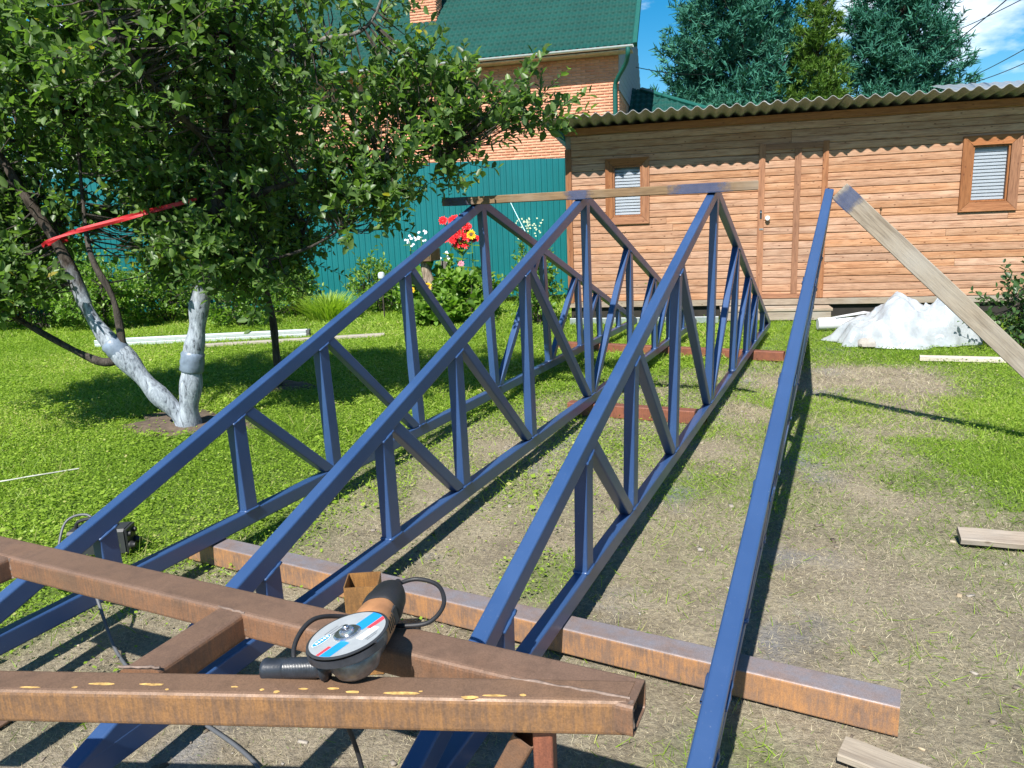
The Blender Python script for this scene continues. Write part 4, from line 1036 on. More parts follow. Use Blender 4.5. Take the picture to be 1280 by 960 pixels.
    d = Vector((-1.22, 1, 0)).normalized(); M = Matrix.Translation((3.85, 0, .04)) @ Matrix.Rotation(math.atan2(d.y, d.x), 4, 'Z')
    MB().bbox((0, -.07, -.05), (4.6, .07, .06), .02, M).build('hip_cap', 'green_metal', ar)
    mb = MB(); mb.add([(3.87, 1.75, 3.98), (3.87, DW+.2, 3.98), (.06, 1.75+2.62, 3.98+1.70)], [(0, 1, 2)]).build('hip_face', 'metal_tile', house)
house_build()

# grey metal roof beyond the shed, right
def far_roof():
    f = empty('far_shed', PG(21, 14.9), YAW-.1, 'far shed with a pale metal roof showing above the right end of the wooden shed', 'shed')
    MB().box((-2.2, 0, 0), (6, 4, 4.25)).build('wall', 'siding_grey', f)
    vs = []; fs = []; n = 110
    for i in range(n+1):
        x = -2.5+8.8*i/n; z = .022 if (i//2) % 2 else 0
        vs += [(x, -.35, 4.33+z), (x, 2.3, 5.0+z)]
    fs = [(2*i, 2*i+2, 2*i+3, 2*i+1) for i in range(n)]
    MB().add(vs, fs).build('roof', 'galvanised', f)
far_roof()

# ================================================================== TREES
def limb(mb, pts, r0, r1, seg=9, n=6, wob=.0):
    c = cat_rom(pts, n); N = len(c)
    mb.tube(c, [r0+(r1-r0)*(i/(N-1))**.8*(1) + wob*noise.noise(c[i]*4)*r0 for i in range(N)], seg); return c
def shoots(tips, n_leaf, size, spread=.75, upb=.25, droop=0.):
    """leafy shoots: tips = list of (base, dir, length); leaves alternate along each"""
    P, D, N, Sz = [], [], [], []
    for (b, d, l) in tips:
        k = max(3, int(n_leaf*l/.3)); d = np.array(d); d = d/np.linalg.norm(d)
        t = (np.arange(k)+rng.random(k)*.5)/k; o = d.copy(); h = np.cross(o, [0, 0, 1.]); nn = np.linalg.norm(h); h = h/nn if nn > .1 else np.array([1., 0, 0]); v = np.cross(h, o)
        a = np.arange(k)*2.4+rng.random()*6; rad = np.outer(np.cos(a), h)+np.outer(np.sin(a), v)
        P.append(np.array(b)+np.outer(t*l, d)); dd = rad*spread+d*.45+np.array([0, 0, upb-droop])+rng.normal(0, .22, (k, 3)); D.append(dd)
        N.append(np.array([0, -.15, 1.])+rng.normal(0, .5, (k, 3))); Sz.append(size*rng.uniform(.5, 1.35, k)*(1-.25*t))
    return np.concatenate(P), np.concatenate(D), np.concatenate(N), np.concatenate(Sz)
def lobes_points(lobes):
    """lobes: (centre, (rx,ry,rz), count) -> points biased to the shell"""
    out = []
    for c, r_, n in lobes:
        u = unit(n); q = rng.random((n, 1))**(1/2.2); p = np.array(c)+u*q*np.array(r_)*(1+.25*np.sin(u[:, :1]*5+c[0]*3)*np.cos(u[:, 2:]*4+c[1])); out += [(p_, u_) for p_, u_ in zip(p, u)]
    return out
def crown_from(lobes, skeleton, par, leaf_size, n_leaf, mat, twig_mat, shoot=(.18, .42), name='crown', hook=.6, width=.55, clear=None):
    sk = np.array([tuple(p) for c in skeleton for p in c]); tw = MB(); tips = []
    for p, u in lobes_points(lobes):
        if clear is not None:
            if rng.random() < .14: continue
            a_, b_ = clear; q_ = np.clip(np.dot(p-a_, b_-a_)/np.dot(b_-a_, b_-a_), 0, 1)
            if np.linalg.norm(p-a_-(b_-a_)*q_) < .20: continue
        d = np.linalg.norm(sk-p, axis=1); j = int(d.argmin()); b = sk[j]; L_ = d[j]
        dr = (p-b)/(L_+1e-6); up = np.array([0, 0, 1.]); out = dr*.5+u*.35+up*.45+rng.normal(0, .35, 3); out /= np.linalg.norm(out)
        l = rng.uniform(*shoot)
        if L_ < hook*2.2 and L_ > .08 and rng.random() < .8:
            mid = (b+p)/2+rng.normal(0, .06, 3)*L_-np.array([0, 0, .06*L_]); tw.tube([b, mid, p, p+out*l*.9], [.007+.003*L_, .005, .0035, .0015], 4, False)
        else: tw.tube([p, p+out*l*.9], [.004, .0015], 4, False)
        tips.append((p, out, l))
        for _ in range(int(rng.integers(0, 2))):
            o2 = out+rng.normal(0, .7, 3); o2 /= np.linalg.norm(o2); tips.append((p+out*l*rng.uniform(0, .5), o2, l*rng.uniform(.4, .8)))
    tw.build('twigs', twig_mat, par)['kind'] = 'stuff'
    P, D, N, Sz = shoots(tips, n_leaf, leaf_size)
    t = np.clip(rng.normal(.50, .25, len(P)), 0, .93); t[rng.random(len(P)) < .006] = 1.
    V, F, T = leaves(P, D, N, Sz, width, .35, t)
    return npmesh(name, V, F, mat, par, T)
def apple_tree():
    base = Vector((-5.23, 4.70, 0)); t = empty('apple_tree', base, 0, 'big apple tree with whitewashed forked trunk and red strap at the left', 'tree')
    def Q(*l): return [Vector(p)-base for p in l]
    wh = MB()
    T1 = limb(wh, Q((-5.20, 4.66, -.06), (-5.19, 4.64, .06), (-5.33, 4.52, .30), (-5.52, 4.43, .60), (-5.68, 4.35, .86), (-5.78, 4.31, 1.10)), .108, .056, 12, 6, .35)
    wh.build('trunk', 'whitewash', t, True, 80)
    wh2 = MB(); T2 = limb(wh2, Q((-5.17, 4.68, -.06), (-5.12, 4.63, .12), (-5.06, 4.64, .36), (-5.02, 4.66, .60), (-4.96, 4.69, .84), (-4.92, 4.71, 1.06)), .100, .068, 12, 6, .3)
    wh2.build('trunk', 'whitewash', t, True, 80)
    sk = []
    def br(pts, r0, r1, mat='bark', name='limb'):
        mb = MB(); c = limb(mb, Q(*pts), r0, r1, 8, 6, .25); mb.build(name, mat, t, True, 80); sk.append(c)
    br([(-5.77, 4.315, 1.08), (-5.89, 4.26, 1.54), (-6.1, 4.16, 2.02), (-6.4, 4.10, 2.6), (-6.6, 4.0, 3.3)], .057, .02, 'whitewash')
    br([(-5.55, 4.42, .64), (-5.535, 4.42, .88), (-5.56, 4.41, 1.14), (-5.68, 4.37, 1.47), (-5.85, 4.5, 1.9), (-5.9, 4.6, 2.6)], .038, .014)
    br([(-5.56, 4.42, .62), (-5.73, 4.33, .60), (-6.09, 4.17, .83), (-6.41, 4.03, 1.08), (-6.9, 3.8, 1.5), (-7.3, 3.6, 2.0)], .036, .014)
    br([(-5.89, 4.26, 1.54), (-6.3, 4.5, 1.9), (-6.9, 4.8, 2.5), (-7.3, 5.0, 3.1)], .03, .012)
    br([(-4.92, 4.71, 1.04), (-4.78, 4.76, 1.55), (-4.65, 4.82, 2.0), (-4.53, 4.87, 2.53), (-4.46, 4.9, 3.0), (-4.4, 4.95, 3.6)], .072, .02, 'whitewash')
    br([(-4.70, 4.80, 1.82), (-4.34, 4.96, 1.92), (-3.92, 5.15, 2.05), (-3.5, 5.33, 2.19), (-2.98, 5.57, 2.2)], .036, .010)
    br([(-4.55, 4.86, 2.5), (-4.23, 5.0, 2.9), (-3.83, 5.18, 3.03), (-3.55, 5.31, 3.08), (-3.40, 5.38, 3.26), (-3.3, 5.42, 3.6)], .03, .010, 'bark_grey')
    br([(-4.80, 4.75, 1.5), (-5.1, 5.0, 1.9), (-5.4, 5.3, 2.4), (-5.6, 5.5, 3.0)], .035, .012)
    br([(-4.60, 4.84, 2.2), (-4.5, 4.3, 2.5), (-4.5, 3.9, 2.9), (-4.5, 3.7, 3.3)], .03, .010)
    br([(-4.85, 4.73, 1.3), (-4.5, 4.9, 1.35), (-4.1, 5.1, 1.45), (-3.8, 5.2, 1.6)], .022, .008)
    br([(-6.1, 4.16, 2.02), (-6.2, 3.7, 2.3), (-6.3, 3.3, 2.7)], .025, .010)
    o = base
    def lb(c, r_, n): return (tuple(Vector(c)-base), r_, n)
    lobes = [lb((-6.6, 4.15, 2.7), (.75, .8, .85), 270), lb((-5.7, 4.5, 2.75), (.75, .75, .75), 250), lb((-4.7, 4.75, 2.7), (.75, .7, .85), 240), lb((-4.55, 4.55, 3.2), (.7, .7, .5), 160),
             lb((-7.2, 3.9, 2.1), (.6, .6, .7), 190), lb((-6.35, 4.45, 1.85), (.5, .45, .38), 140), lb((-5.4, 5.0, 2.02), (.55, .42, .33), 140), lb((-4.55, 4.05, 2.95), (.62, .5, .5), 170), lb((-4.75, 4.75, 1.50), (.42, .38, .30), 130), lb((-4.55, 4.85, 1.28), (.36, .34, .20), 70), lb((-6.35, 3.95, 1.22), (.5, .35, .22), 90),
             lb((-3.9, 5.15, 2.55), (.55, .5, .75), 120), lb((-3.35, 5.4, 2.35), (.45, .42, .42), 95), lb((-2.95, 5.55, 2.28), (.22, .25, .32), 60), lb((-3.65, 5.25, 1.85), (.40, .38, .34), 120), lb((-3.45, 5.35, 3.15), (.35, .35, .35), 30),
             lb((-5.65, 5.0, 1.62), (.5, .35, .28), 85), lb((-5.1, 5.2, 1.55), (.42, .35, .26), 75), lb((-6.9, 4.3, 1.45), (.5, .4, .35), 80), lb((-6.15, 3.85, 1.18), (.32, .28, .16), 55), lb((-2.72, 5.68, 2.42), (.30, .26, .26), 60), lb((-2.42, 5.84, 2.42), (.20, .2, .16), 22), lb((-3.1, 5.5, 2.7), (.35, .3, .3), 40), lb((-6.35, 4.05, 1.38), (.42, .35, .24), 90), lb((-4.75, 5.0, 1.95), (.5, .35, .35), 120), lb((-6.0, 4.3, 3.5), (1.3, 1.0, .5), 260), lb((-4.2, 5.0, 3.6), (.7, .7, .4), 50)]
    crown_from(lobes, sk, t, .090, 12, 'apple_leaf', 'bark', hook=.30, clear=(np.array((-5.93, 4.10, 1.55))-np.array(base), np.array((-4.85, 4.55, 1.80))-np.array(base)))
    # bare grey spur showing at the top
    # adhesive bands round both stems
    for c, d, r_ in ((T1[20], (T1[21]-T1[19]), .094), (T2[17], (T2[18]-T2[16]), .100)):
        M = Matrix.Translation(c) @ d.normalized().to_track_quat('Z', 'Y').to_matrix().to_4x4()
        mb = MB(); mb.lathe([(r_*.86, -.085), (r_*.99, -.07), (r_*.94, -.03), (r_*1.0, .0), (r_*.93, .035), (r_*.97, .07), (r_*.80, .09)], 16, M, False); mb.build('trap_band', 'wrap_tape', t, True, 80)
    return t
apple_tree()
# red strap tied between the limbs
def strap():
    o = empty('red_strap', (-5.9, 4.25, 1.5), 0, 'red strap stretched between two limbs of the apple tree', 'strap')
    b = Vector(o.location)
    def band(name, pts, w, t=.004):
        c = cat_rom([Vector(p)-b for p in pts], 8); vs = []; n = len(c)
        for i, p in enumerate(c):
            d = (c[min(i+1, n-1)]-c[max(i-1, 0)]).normalized(); u = Vector((0, 0, 1))*math.cos(.5*math.sin(i*.35))+Vector((.4, -.9, 0))*math.sin(.5*math.sin(i*.35)); u = (u-d*u.dot(d)).normalized(); q = d.cross(u)
            for a, e in ((-.5, -.5), (.5, -.5), (.5, .5), (-.5, .5)): vs.append(p+u*a*w+q*e*t)
        fs = [(i*4+k, i*4+(k+1) % 4, (i+1)*4+(k+1) % 4, (i+1)*4+k) for i in range(n-1) for k in range(4)] + [(3, 2, 1, 0), tuple(range(n*4-4, n*4))]
        MB().add(vs, fs).build(name, 'strap_red', o)
    band('webbing', [(-5.93, 4.15, 1.56), (-5.86, 4.14, 1.60), (-5.7, 4.22, 1.65), (-5.4, 4.38, 1.72), (-5.1, 4.55, 1.80), (-4.80, 4.66, 1.87)], .021)
    band('webbing', [(-5.90, 4.17, 1.575), (-5.7, 4.24, 1.665), (-5.4, 4.40, 1.745), (-5.1, 4.56, 1.82), (-4.78, 4.68, 1.88)], .021)
    band('loop', [(-5.86, 4.14, 1.59), (-5.97, 4.17, 1.57), (-6.0, 4.27, 1.575), (-5.93, 4.36, 1.60), (-5.84, 4.30, 1.62), (-5.80, 4.2, 1.62)], .024)
strap()
def small_tree():
    base = Vector((-5.42, 6.12, 0)); t = empty('small_tree', base, 0, 'small tree with thin black trunk behind the leftmost truss', 'tree')
    mb = MB(); c = limb(mb, [(0, 0, -.03), (.0, .0, .3), (.03, -.03, .7), (.0, -.04, 1.05), (.02, -.02, 1.25)], .042, .030, 9, 6, .9); mb.build('trunk', 'bark', t, True, 80)
    sk = [c]; 
    for a in range(6):
        q = a*1.05; e = (math.cos(q)*.45, math.sin(q)*.45, 1.5+.15*(a % 3)); mb = MB(); sk.append(limb(mb, [(.01, -.03, 1.1), (e[0]*.4, e[1]*.4, 1.28), e, (e[0]*1.5, e[1]*1.5, 1.95)], .026, .008, 6, 5)); mb.build('limb', 'bark', t, True, 80)
    crown_from([((0, 0, 1.62), (.62, .55, .40), 260), ((-.55, -.35, 1.32), (.42, .35, .26), 110), ((.25, -.1, 1.36), (.42, .35, .22), 90), ((.2, .1, 1.95), (.55, .5, .32), 140), ((-.45, 0, 1.5), (.30, .3, .25), 70)], sk, t, .075, 11, 'apple_leaf', 'bark')
small_tree()

def conifer(name, base, H, rad, z0, mat, label, tuft, density, top_r=.08, needle=11, group='trees behind the shed'):
    t = empty(name, base, 0, label, 'tree', group)
    mb = MB(); limb(mb, [(0, 0, 0), (.05, 0, H*.5), (0, .05, H)], .22, .03, 10, 5); mb.build('trunk', 'bark', t, True)
    bm = MB(); cen, dirs = [], []
    z = z0
    while z < H-.15:
        f = (z-z0)/(H-z0); rr = rad*((1-f)**.72*(1-top_r)+top_r)*(.55+.45*min(1, f*5+.3)); nb = max(5, int(11*(1-f*.4)))
        for k in range(nb):
            a = rng.uniform(0, 2*np.pi); L_ = rr*rng.uniform(.72, 1.12); up = rng.uniform(.02, .35)+f*.35
            e = np.array([math.cos(a)*L_, math.sin(a)*L_, up*L_]); b = np.array([0, 0, z])
            bm.tube([b, b+e*.5-np.array([0, 0, .06*L_]), b+e], [.035*(1-f*.6), .02, .006], 4, False)
            n = int(L_*density)
            for _ in range(n):
                s_ = rng.random()**.55; sd = np.array([-math.sin(a), math.cos(a), 0])*rng.normal(0, .30)*L_*(.35+.5*(1-s_))
                p = b+e*s_+sd+np.array([0, 0, rng.normal(0, .10)*L_*.6-.06*L_*4*s_*(1-s_)]); cen.append(p); d = e/np.linalg.norm(e)*.8+np.array([0, 0, .55])+rng.normal(0, .4, 3)+sd*.4; dirs.append(d/np.linalg.norm(d))
        z += .30
    bm.build('branches', 'bark', t)['kind'] = 'stuff'
    C_ = np.array(cen); Dd = np.array(dirs); n = len(C_)
    Pn = np.repeat(C_, needle, 0); Dn = np.repeat(Dd, needle, 0); k = len(Pn)
    along = rng.random((k, 1)); Pn = Pn+Dn*along*tuft*.8
    dd = Dn*.75+unit(k)*.75; dd /= np.linalg.norm(dd, axis=1, keepdims=True)
    sd = np.cross(dd, unit(k)); sd /= np.linalg.norm(sd, axis=1, keepdims=True)+1e-9
    l = tuft*rng.uniform(.45, .9, (k, 1)); w = tuft*.15
    V = np.stack([Pn-sd*w*.5, Pn+sd*w*.5, Pn+dd*l+sd*w*.12, Pn+dd*l-sd*w*.12], 1).reshape(-1, 3); F = np.arange(4*k).reshape(-1, 4)
    tt = np.repeat(np.clip(rng.normal(.5, .2, n), 0, 1), needle*4)
    npmesh('crown', V, F, mat, t, tt)
PB = lambda g, px, : PG(g, (px-640)/950*g)
conifer('pine_tree', PB(30, 925)+Vector((0, 0, 0)), 13.0, 3.5, 2.5, 'pine_needle', 'broad blue-green pine behind the left half of the shed roof', .36, 13, .25)
conifer('pine_tree', PB(31, 1112), 13.5, 2.75, 2.5, 'pine_needle', 'blue-green pine behind the shed roof, nearest the overhead wires', .36, 14, .25)
conifer('spruce_tree', PB(27.5, 1013), 8.7, 1.55, 2.5, 'spruce_needle', 'slim yellow-green spruce between the two blue-green pines', .24, 20, .2)

def bush(name, c, r_, n, leaf, mat, label, cat='bush', group=None, stems=6, up=.3, width=.5, sh=(.15, .35), nl=10):
    t = empty(name, c, 0, label, cat, group); sk = []
    for k in range(stems):
        a = 2*math.pi*k/stems+rng.random(); e = (math.cos(a)*r_[0]*.6, math.sin(a)*r_[1]*.6, r_[2]*rng.uniform(1.0, 1.5)); mb = MB(); sk.append(limb(mb, [(math.cos(a)*.05, math.sin(a)*.05, -.02), (e[0]*.5, e[1]*.5, e[2]*.5), e], .014, .005, 5, 4)); mb.build('stem', 'bark', t)
    crown_from([((0, 0, r_[2]), r_, n)], sk, t, leaf, nl, mat, 'bark', sh, 'foliage', width=width)
    return t
# background greenery left, in front of and behind the fence
GB = 'bushes along the teal fence'
for g, px, r_, n, lab in ((13.7, 130, (.8, .6, .6), 300, 'wide bright bush behind the left end of the ladder'), (14.4, -30, (1.0, .7, .9), 300, 'tall bright bush beside the far left edge bush'), (14.7, 370, (.6, .45, .45), 170, 'bright bush by the fence, left of the daylily clump'), (14.3, 60, (1.3, .7, .95), 420, 'bright green bush by the fence at the far left edge'), (14.6, 215, (.9, .6, .55), 260, 'low bright bush by the fence, behind the whitewashed right stem'), (13.4, 305, (.5, .45, .36), 120, 'low round bush behind the thin black trunk'), (14.8, 480, (.5, .4, .42), 130, 'reddish green low bush behind the daylily clump')):
    p = PG(g, (px-640)/950*g); bush('garden_bush', p, r_, int(n*1.5), .095, 'bush_leaf', lab, 'bush', GB)
def decid(base, H, lobes, lab, mat='dark_leaf', leaf=.13):
    t = empty('garden_tree', base, 0, lab, 'tree', 'trees beyond the teal fence'); mb = MB(); sk = [limb(mb, [(0, 0, 0), (.1, 0, H*.4), (0, .1, H*.8)], .16, .04, 8, 5)]; mb.build('trunk', 'bark', t, True)
    crown_from(lobes, sk, t, leaf, 9, mat, 'bark', (.3, .7), hook=1.2)
decid(PG(18.5, -9.6), 6, [((0, 0, 4.2), (2.2, 1.8, 2.2), 800), ((1.6, 0, 3.4), (1.4, 1.3, 1.3), 320)], 'leafy tree beyond the fence at the far left', 'bush_leaf')
decid(PG(19.0, -5.9), 6, [((0, 0, 4.3), (1.9, 1.6, 2.3), 760)], 'darker leafy tree beyond the fence, hidden behind the apple tree', 'dark_leaf')
bush('weed_clump', (1.95, 9.85, 0), (.50, .50, .42), 190, .08, 'dark_leaf', 'dark leafy weeds at the right edge beside the white plastic', 'weeds', width=.6)
bush('weed_clump', (.95, 11.75, 0), (.16, .10, .20), 26, .07, 'bush_leaf', 'small weed growing against the shed foot right of the plastic', 'weeds') if False else None
bush('weed_clump', tuple(on_wall(-1.75, -.25, 0)), (.25, .14, .17), 36, .08, 'bush_leaf', 'small green weed growing at the shed foot beneath the left planks', 'weeds')
bush('weed_clump', tuple(on_wall(-3.75, -.30, 0)), (.36, .30, .55), 120, .09, 'bush_leaf', 'tall green weeds at the left corner of the shed', 'weeds')
# daylily clump: arching strap leaves
def daylily():
    c = PG(13.9, (415-640)/950*13.9); t = empty('daylily_clump', c, 0, 'yellow-green clump of arching daylily leaves in front of the fence', 'plant')
    n = 700; a = rng.uniform(0, 2*np.pi, n); r0 = rng.random(n)*.28; L_ = rng.uniform(.5, .85, n); ln = rng.uniform(.1, .8, n)
    d = np.stack([np.cos(a), np.sin(a), 0*a], 1); up = np.array([0, 0, 1.]); b = d*r0[:, None]*1.3; sd = np.stack([-np.sin(a), np.cos(a), 0*a], 1)*.011
    rows = []
    for s_ in (0, .35, .7, 1.):
        p = b+d*(np.sin(ln)*L_*s_*(1+.3*s_))[:, None]+up*(np.cos(ln)*L_*s_*(1-.38*s_))[:, None]; w = (1-s_*.85); rows += [p-sd*w, p+sd*w]
    V = np.stack(rows, 1).reshape(-1, 3); k = (np.arange(n)*8)[:, None]
    F = np.concatenate([k+np.array([[2*i, 2*i+1, 2*i+3, 2*i+2]]) for i in range(3)])
    npmesh('leaves', V, F, 'grass_blade', t, np.repeat(np.clip(rng.normal(.75, .12, n), 0, .9), 8))
daylily()

# flower bed
def stalk_plant(name, c, H, n_leaf, leaf, lab, cat, group=None, width=.6, lean=(0, 0), mat='bush_leaf'):
    t = empty(name, c, 0, lab, cat, group); mb = MB(); top = Vector((lean[0], lean[1], H)); pts = [(0, 0, -.02), (lean[0]*.3, lean[1]*.3, H*.5), tuple(top)]
    cc = limb(mb, pts, .014, .007, 6, 6); mb.build('stem', 'stem_green', t, True)
    P, D, N, Sz = [], [], [], []
    for k in range(n_leaf):
        f = .08+.88*k/n_leaf; p = cc[int(f*(len(cc)-1))]; a = k*2.4+rng.random()
        P.append(tuple(p)); D.append((math.cos(a), math.sin(a), .15+rng.normal(0, .2))); N.append((-.4*math.cos(a), -.4*math.sin(a), 1)); Sz.append(leaf*rng.uniform(.7, 1.2)*(1.1-.45*f))
    V, F, T = leaves(np.array(P), np.array(D), np.array(N), np.array(Sz), width, .2); npmesh('leaves', V, F, mat, t, T)
    return t, top
simple('stem_green', (.08, .17, .03), .6)
def petals(parent, c, nrm, r_, n, mat, name='flower', layers=1, core=None, width=.45):
    nrm = Vector(nrm).normalized(); q = nrm.to_track_quat('Z', 'Y'); vs, fs = [], []
    for ly in range(layers):
        for k in range(n):
            a = 2*math.pi*(k+.5*ly)/n+rnd.uniform(-.1, .1); rr = r_*(1-.25*ly)*rnd.uniform(.85, 1.1); w = rr*width; u = Vector((math.cos(a), math.sin(a), 0)); v = Vector((-u.y, u.x, 0)); h = .15*rr*(ly+1)
            b = len(vs); vs += [tuple(Vector(c)+q @ p) for p in (u*rr*.12, u*rr*.6-v*w*.5+Vector((0, 0, h)), u*rr+Vector((0, 0, h*.5)), u*rr*.6+v*w*.5+Vector((0, 0, h)))]; fs.append((b, b+1, b+2, b+3))
    f = MB().add(vs, fs).build(name, mat, parent)
    if core: MB().lathe([(r_*core, 0), (r_*core, r_*.1), (r_*core*.5, r_*.18)], 12, Matrix.Translation(c) @ q.to_matrix().to_4x4()).build('flower_disc', 'seed_brown', f, True)
    return f
CAMD = (.4, -.88, .25)
def flower_bed():
    # red dahlia-like heads on a tall bush
    t, top = stalk_plant('red_flower_plant', PG(13.3, (585-640)/950*13.3), 1.45, 30, .2, 'tall plant with a cluster of big red flowers', 'flower')
    for i in range(30):
        c = Vector((rnd.uniform(-.30, .26), rnd.uniform(-.12, .12), 1.45+rnd.uniform(-.22, .26))); MB().tube([(0, 0, 1.05), c], .006, 5).build('flower_stem', 'stem_green', t)
        petals(t, c, (CAMD[0]+rnd.uniform(-.5, .5), CAMD[1], .3+rnd.uniform(-.3, .5)), rnd.uniform(.06, .10), 11, 'petal_red', layers=3)
    # sunflowers
    for px, g, H, r_, lab in ((598, 13.15, 1.42, .09, 'yellow sunflower beside the red flowers'), (541, 12.7, .62, .07, 'low yellow sunflower in front of the old stump'), (521, 12.9, .55, .055, 'small yellow flower left of the low sunflower')):
        t, top = stalk_plant('sunflower', PG(g, (px-640)/950*g), H, 15, .22, lab, 'flower', 'sunflowers', .75); petals(t, top+Vector((.01, -.03, 0)), CAMD, r_, 15, 'petal_yellow', layers=2, core=.42)
    # white phlox
    for i, (px, g, H, lab) in enumerate(((522, 13.6, 1.35, 'white flower cluster on a tall stem at the left of the bed'), (536, 13.8, 1.42, 'second white flower cluster, nearer the red flowers'), (566, 13.2, 1.05, 'white flower cluster under the red flowers'))):
        t, top = stalk_plant('white_flower_plant', PG(g, (px-640)/950*g), H, 26, .15, lab, 'flower', 'white flowers in the bed')
        for k in range(13): petals(t, top+Vector((rnd.uniform(-.12, .12), rnd.uniform(-.06, .06), rnd.uniform(-.10, .10))), (CAMD[0]+rnd.uniform(-.6, .6), CAMD[1], .5), .024, 5, 'petal_white', width=.8)
    # leafy filler plants
    for px, g, H, w, lab in ((556, 13.1, .85, .26, 'broad-leaved green plant right of the old stump'), (576, 12.9, .95, .26, 'tall broad-leaved plant below the red flowers'), (592, 12.7, .75, .26, 'broad-leaved plant behind the centre post of the leftmost truss'),
                          (606, 13.3, .70, .26, 'leafy plant at the right end of the flower bed'), (530, 13.3, .75, .28, 'leafy plant left of the old stump'), (566, 12.5, .42, .22, 'low leafy plant at the front of the flower bed'), (540, 12.4, .34, .22, 'low leafy plant beneath the low sunflower')):
        bush('flower_bed_plant', PG(g, (px-640)/950*g), (w, w, H*.5), 70, .14, 'bush_leaf', lab, 'plant', 'leafy plants in the flower bed', 4, width=.7, sh=(.12, .25), nl=8)
    t, top = stalk_plant('pink_flower_plant', PG(12.9, (583-640)/950*12.9), .95, 20, .15, 'leafy plant with a small pink flower below the red flowers', 'flower'); petals(t, top, CAMD, .06, 9, 'petal_pink', layers=2)
    t, top = stalk_plant('pink_flower_plant', PG(12.6, (616-640)/950*12.6), .42, 12, .12, 'low pink flower at the right end of the flower bed', 'flower'); petals(t, top, CAMD, .07, 9, 'petal_pink', layers=2)
    # airy white umbel by the fence
    t, top = stalk_plant('umbel_plant', PG(14.2, (668-640)/950*14.2), 1.5, 16, .14, 'airy pale umbel flower in front of the teal fence', 'flower')
    for k in range(60): petals(t, top+Vector((rnd.uniform(-.26, .26), rnd.uniform(-.1, .1), rnd.uniform(-.22, .16))), (CAMD[0]+rnd.uniform(-.6, .6), CAMD[1], .6), .018, 5, 'petal_cream', width=.8)
    # old stump with a small board feeder, and another birch post
    s_ = empty('tree_stump', PG(12.95, (545-640)/950*12.95), 0, 'old bark stump with a small wooden tray on top in the flower bed', 'stump')
    mb = MB(); limb(mb, [(.04, 0, -.03), (.02, 0, .4), (-.07, 0, .8), (-.10, 0, 1.02)], .115, .085, 12, 6, .5); mb.build('trunk', 'birch', s_, True, 80)
    MB().bbox((-.28, -.16, 1.02), (.10, .16, 1.055), .004).build('tray_floor', 'batten_wood', s_); MB().bbox((-.28, -.175, 1.02), (.10, -.16, 1.10), .003).build('tray_edge', 'batten_wood', s_); MB().bbox((.10, -.16, 1.02), (.115, .16, 1.22), .003).build('tray_side', 'batten_wood', s_)
    s_ = empty('tree_stump', PG(13.2, (563-640)/950*13.2), 0, 'pale grey stump behind the leafy flower bed plants', 'stump'); mb = MB(); limb(mb, [(0, 0, -.03), (.02, 0, .5), (-.01, 0, 1.0)], .09, .06, 10, 6, .5); mb.build('trunk', 'bark_grey', s_, True, 80)
    # string from the fence to the plant
    a = PG(14.9, (645-640)/950*14.9, 2.05); b = PG(14.2, (664-640)/950*14.2, 1.42); cable('plant_string', [a, (a+b)/2+Vector((0, 0, -.01)), b], .006, 'wire_cyan', 'pale string tied from the fence down to the umbel plant', 'string')
    c = PG(12.4, (528-640)/950*12.4); bt = empty('plastic_bottle', c, 0, 'clear pale plastic bottle upside down at the front of the flower bed', 'bottle')
    MB().lathe([(.004, 0), (.075, .0), (.08, .02), (.08, .17), (.05, .23), (.022, .26), (.022, .29), (.004, .29)], 16).build('body', 'jar_glass', bt, True, 40); MB().lathe([(.026, .285), (.026, .315), (.004, .318)], 12).build('cap', 'print_blue', bt, True, 40)
flower_bed()
def pale_jar():
    c = PG(13.6, (484-640)/950*13.6); t = empty('jar_on_post', c, 0, 'small white glass jar on a post behind the leftmost truss', 'jar')  # small pale jar on a short post, no lamp and gives no light
    MB().tube([(0, 0, 0), (0, 0, .72)], .012, 6).build('post', 'bark', t); MB().lathe([(.03, .70), (.06, .72), (.065, .78), (.05, .82), (.02, .83)], 14).build('jar', 'jar_glass', t, True, 50)
pale_jar()

# aluminium ladder section and boards on the lawn at the back left
def ladder():
    a, b = PG(11.4, (120-640)/950*11.4), PG(11.6, (385-640)/950*11.6); d = (b-a); L_ = d.length
    t = empty('aluminium_ladder', (a+b)/2, math.atan2(d.y, d.x), 'aluminium ladder lying on its side on the lawn behind the apple tree', 'ladder')
    for y in (-.05, .05):
        for z in (.012, .068): MB().bbox((-L_/2, y-.014, z), (L_/2, y+.014, z+.052), .006).build('side_rail', 'aluminium', t)
    n = int(L_/.28)
    for i in range(n):
        x = -L_/2+.14+i*.28
        for y in (-.05, .05): MB().tube([(x, y, .060), (x, y, .072)], .010, 8, False).build('rung', 'aluminium', t)
    for z in (.022, .078): MB().bbox((L_/2, -.07, z-.01), (L_/2+.05, .07, z+.042), .01).build('end_cap', 'grey_plastic', t)
ladder()
a, b = PG(10.9, (230-640)/950*10.9, .03), PG(11.3, (482-640)/950*11.3, .03)
board('pale_board', a, b, (-.3, .9, 0), .14, .04, 'pale_board', 'long pale board lying on the lawn in front of the ladder', 'board')
a, b = PG(10.4, (740-640)/950*10.4, .02), PG(10.4, (700-640)/950*10.4, .02)
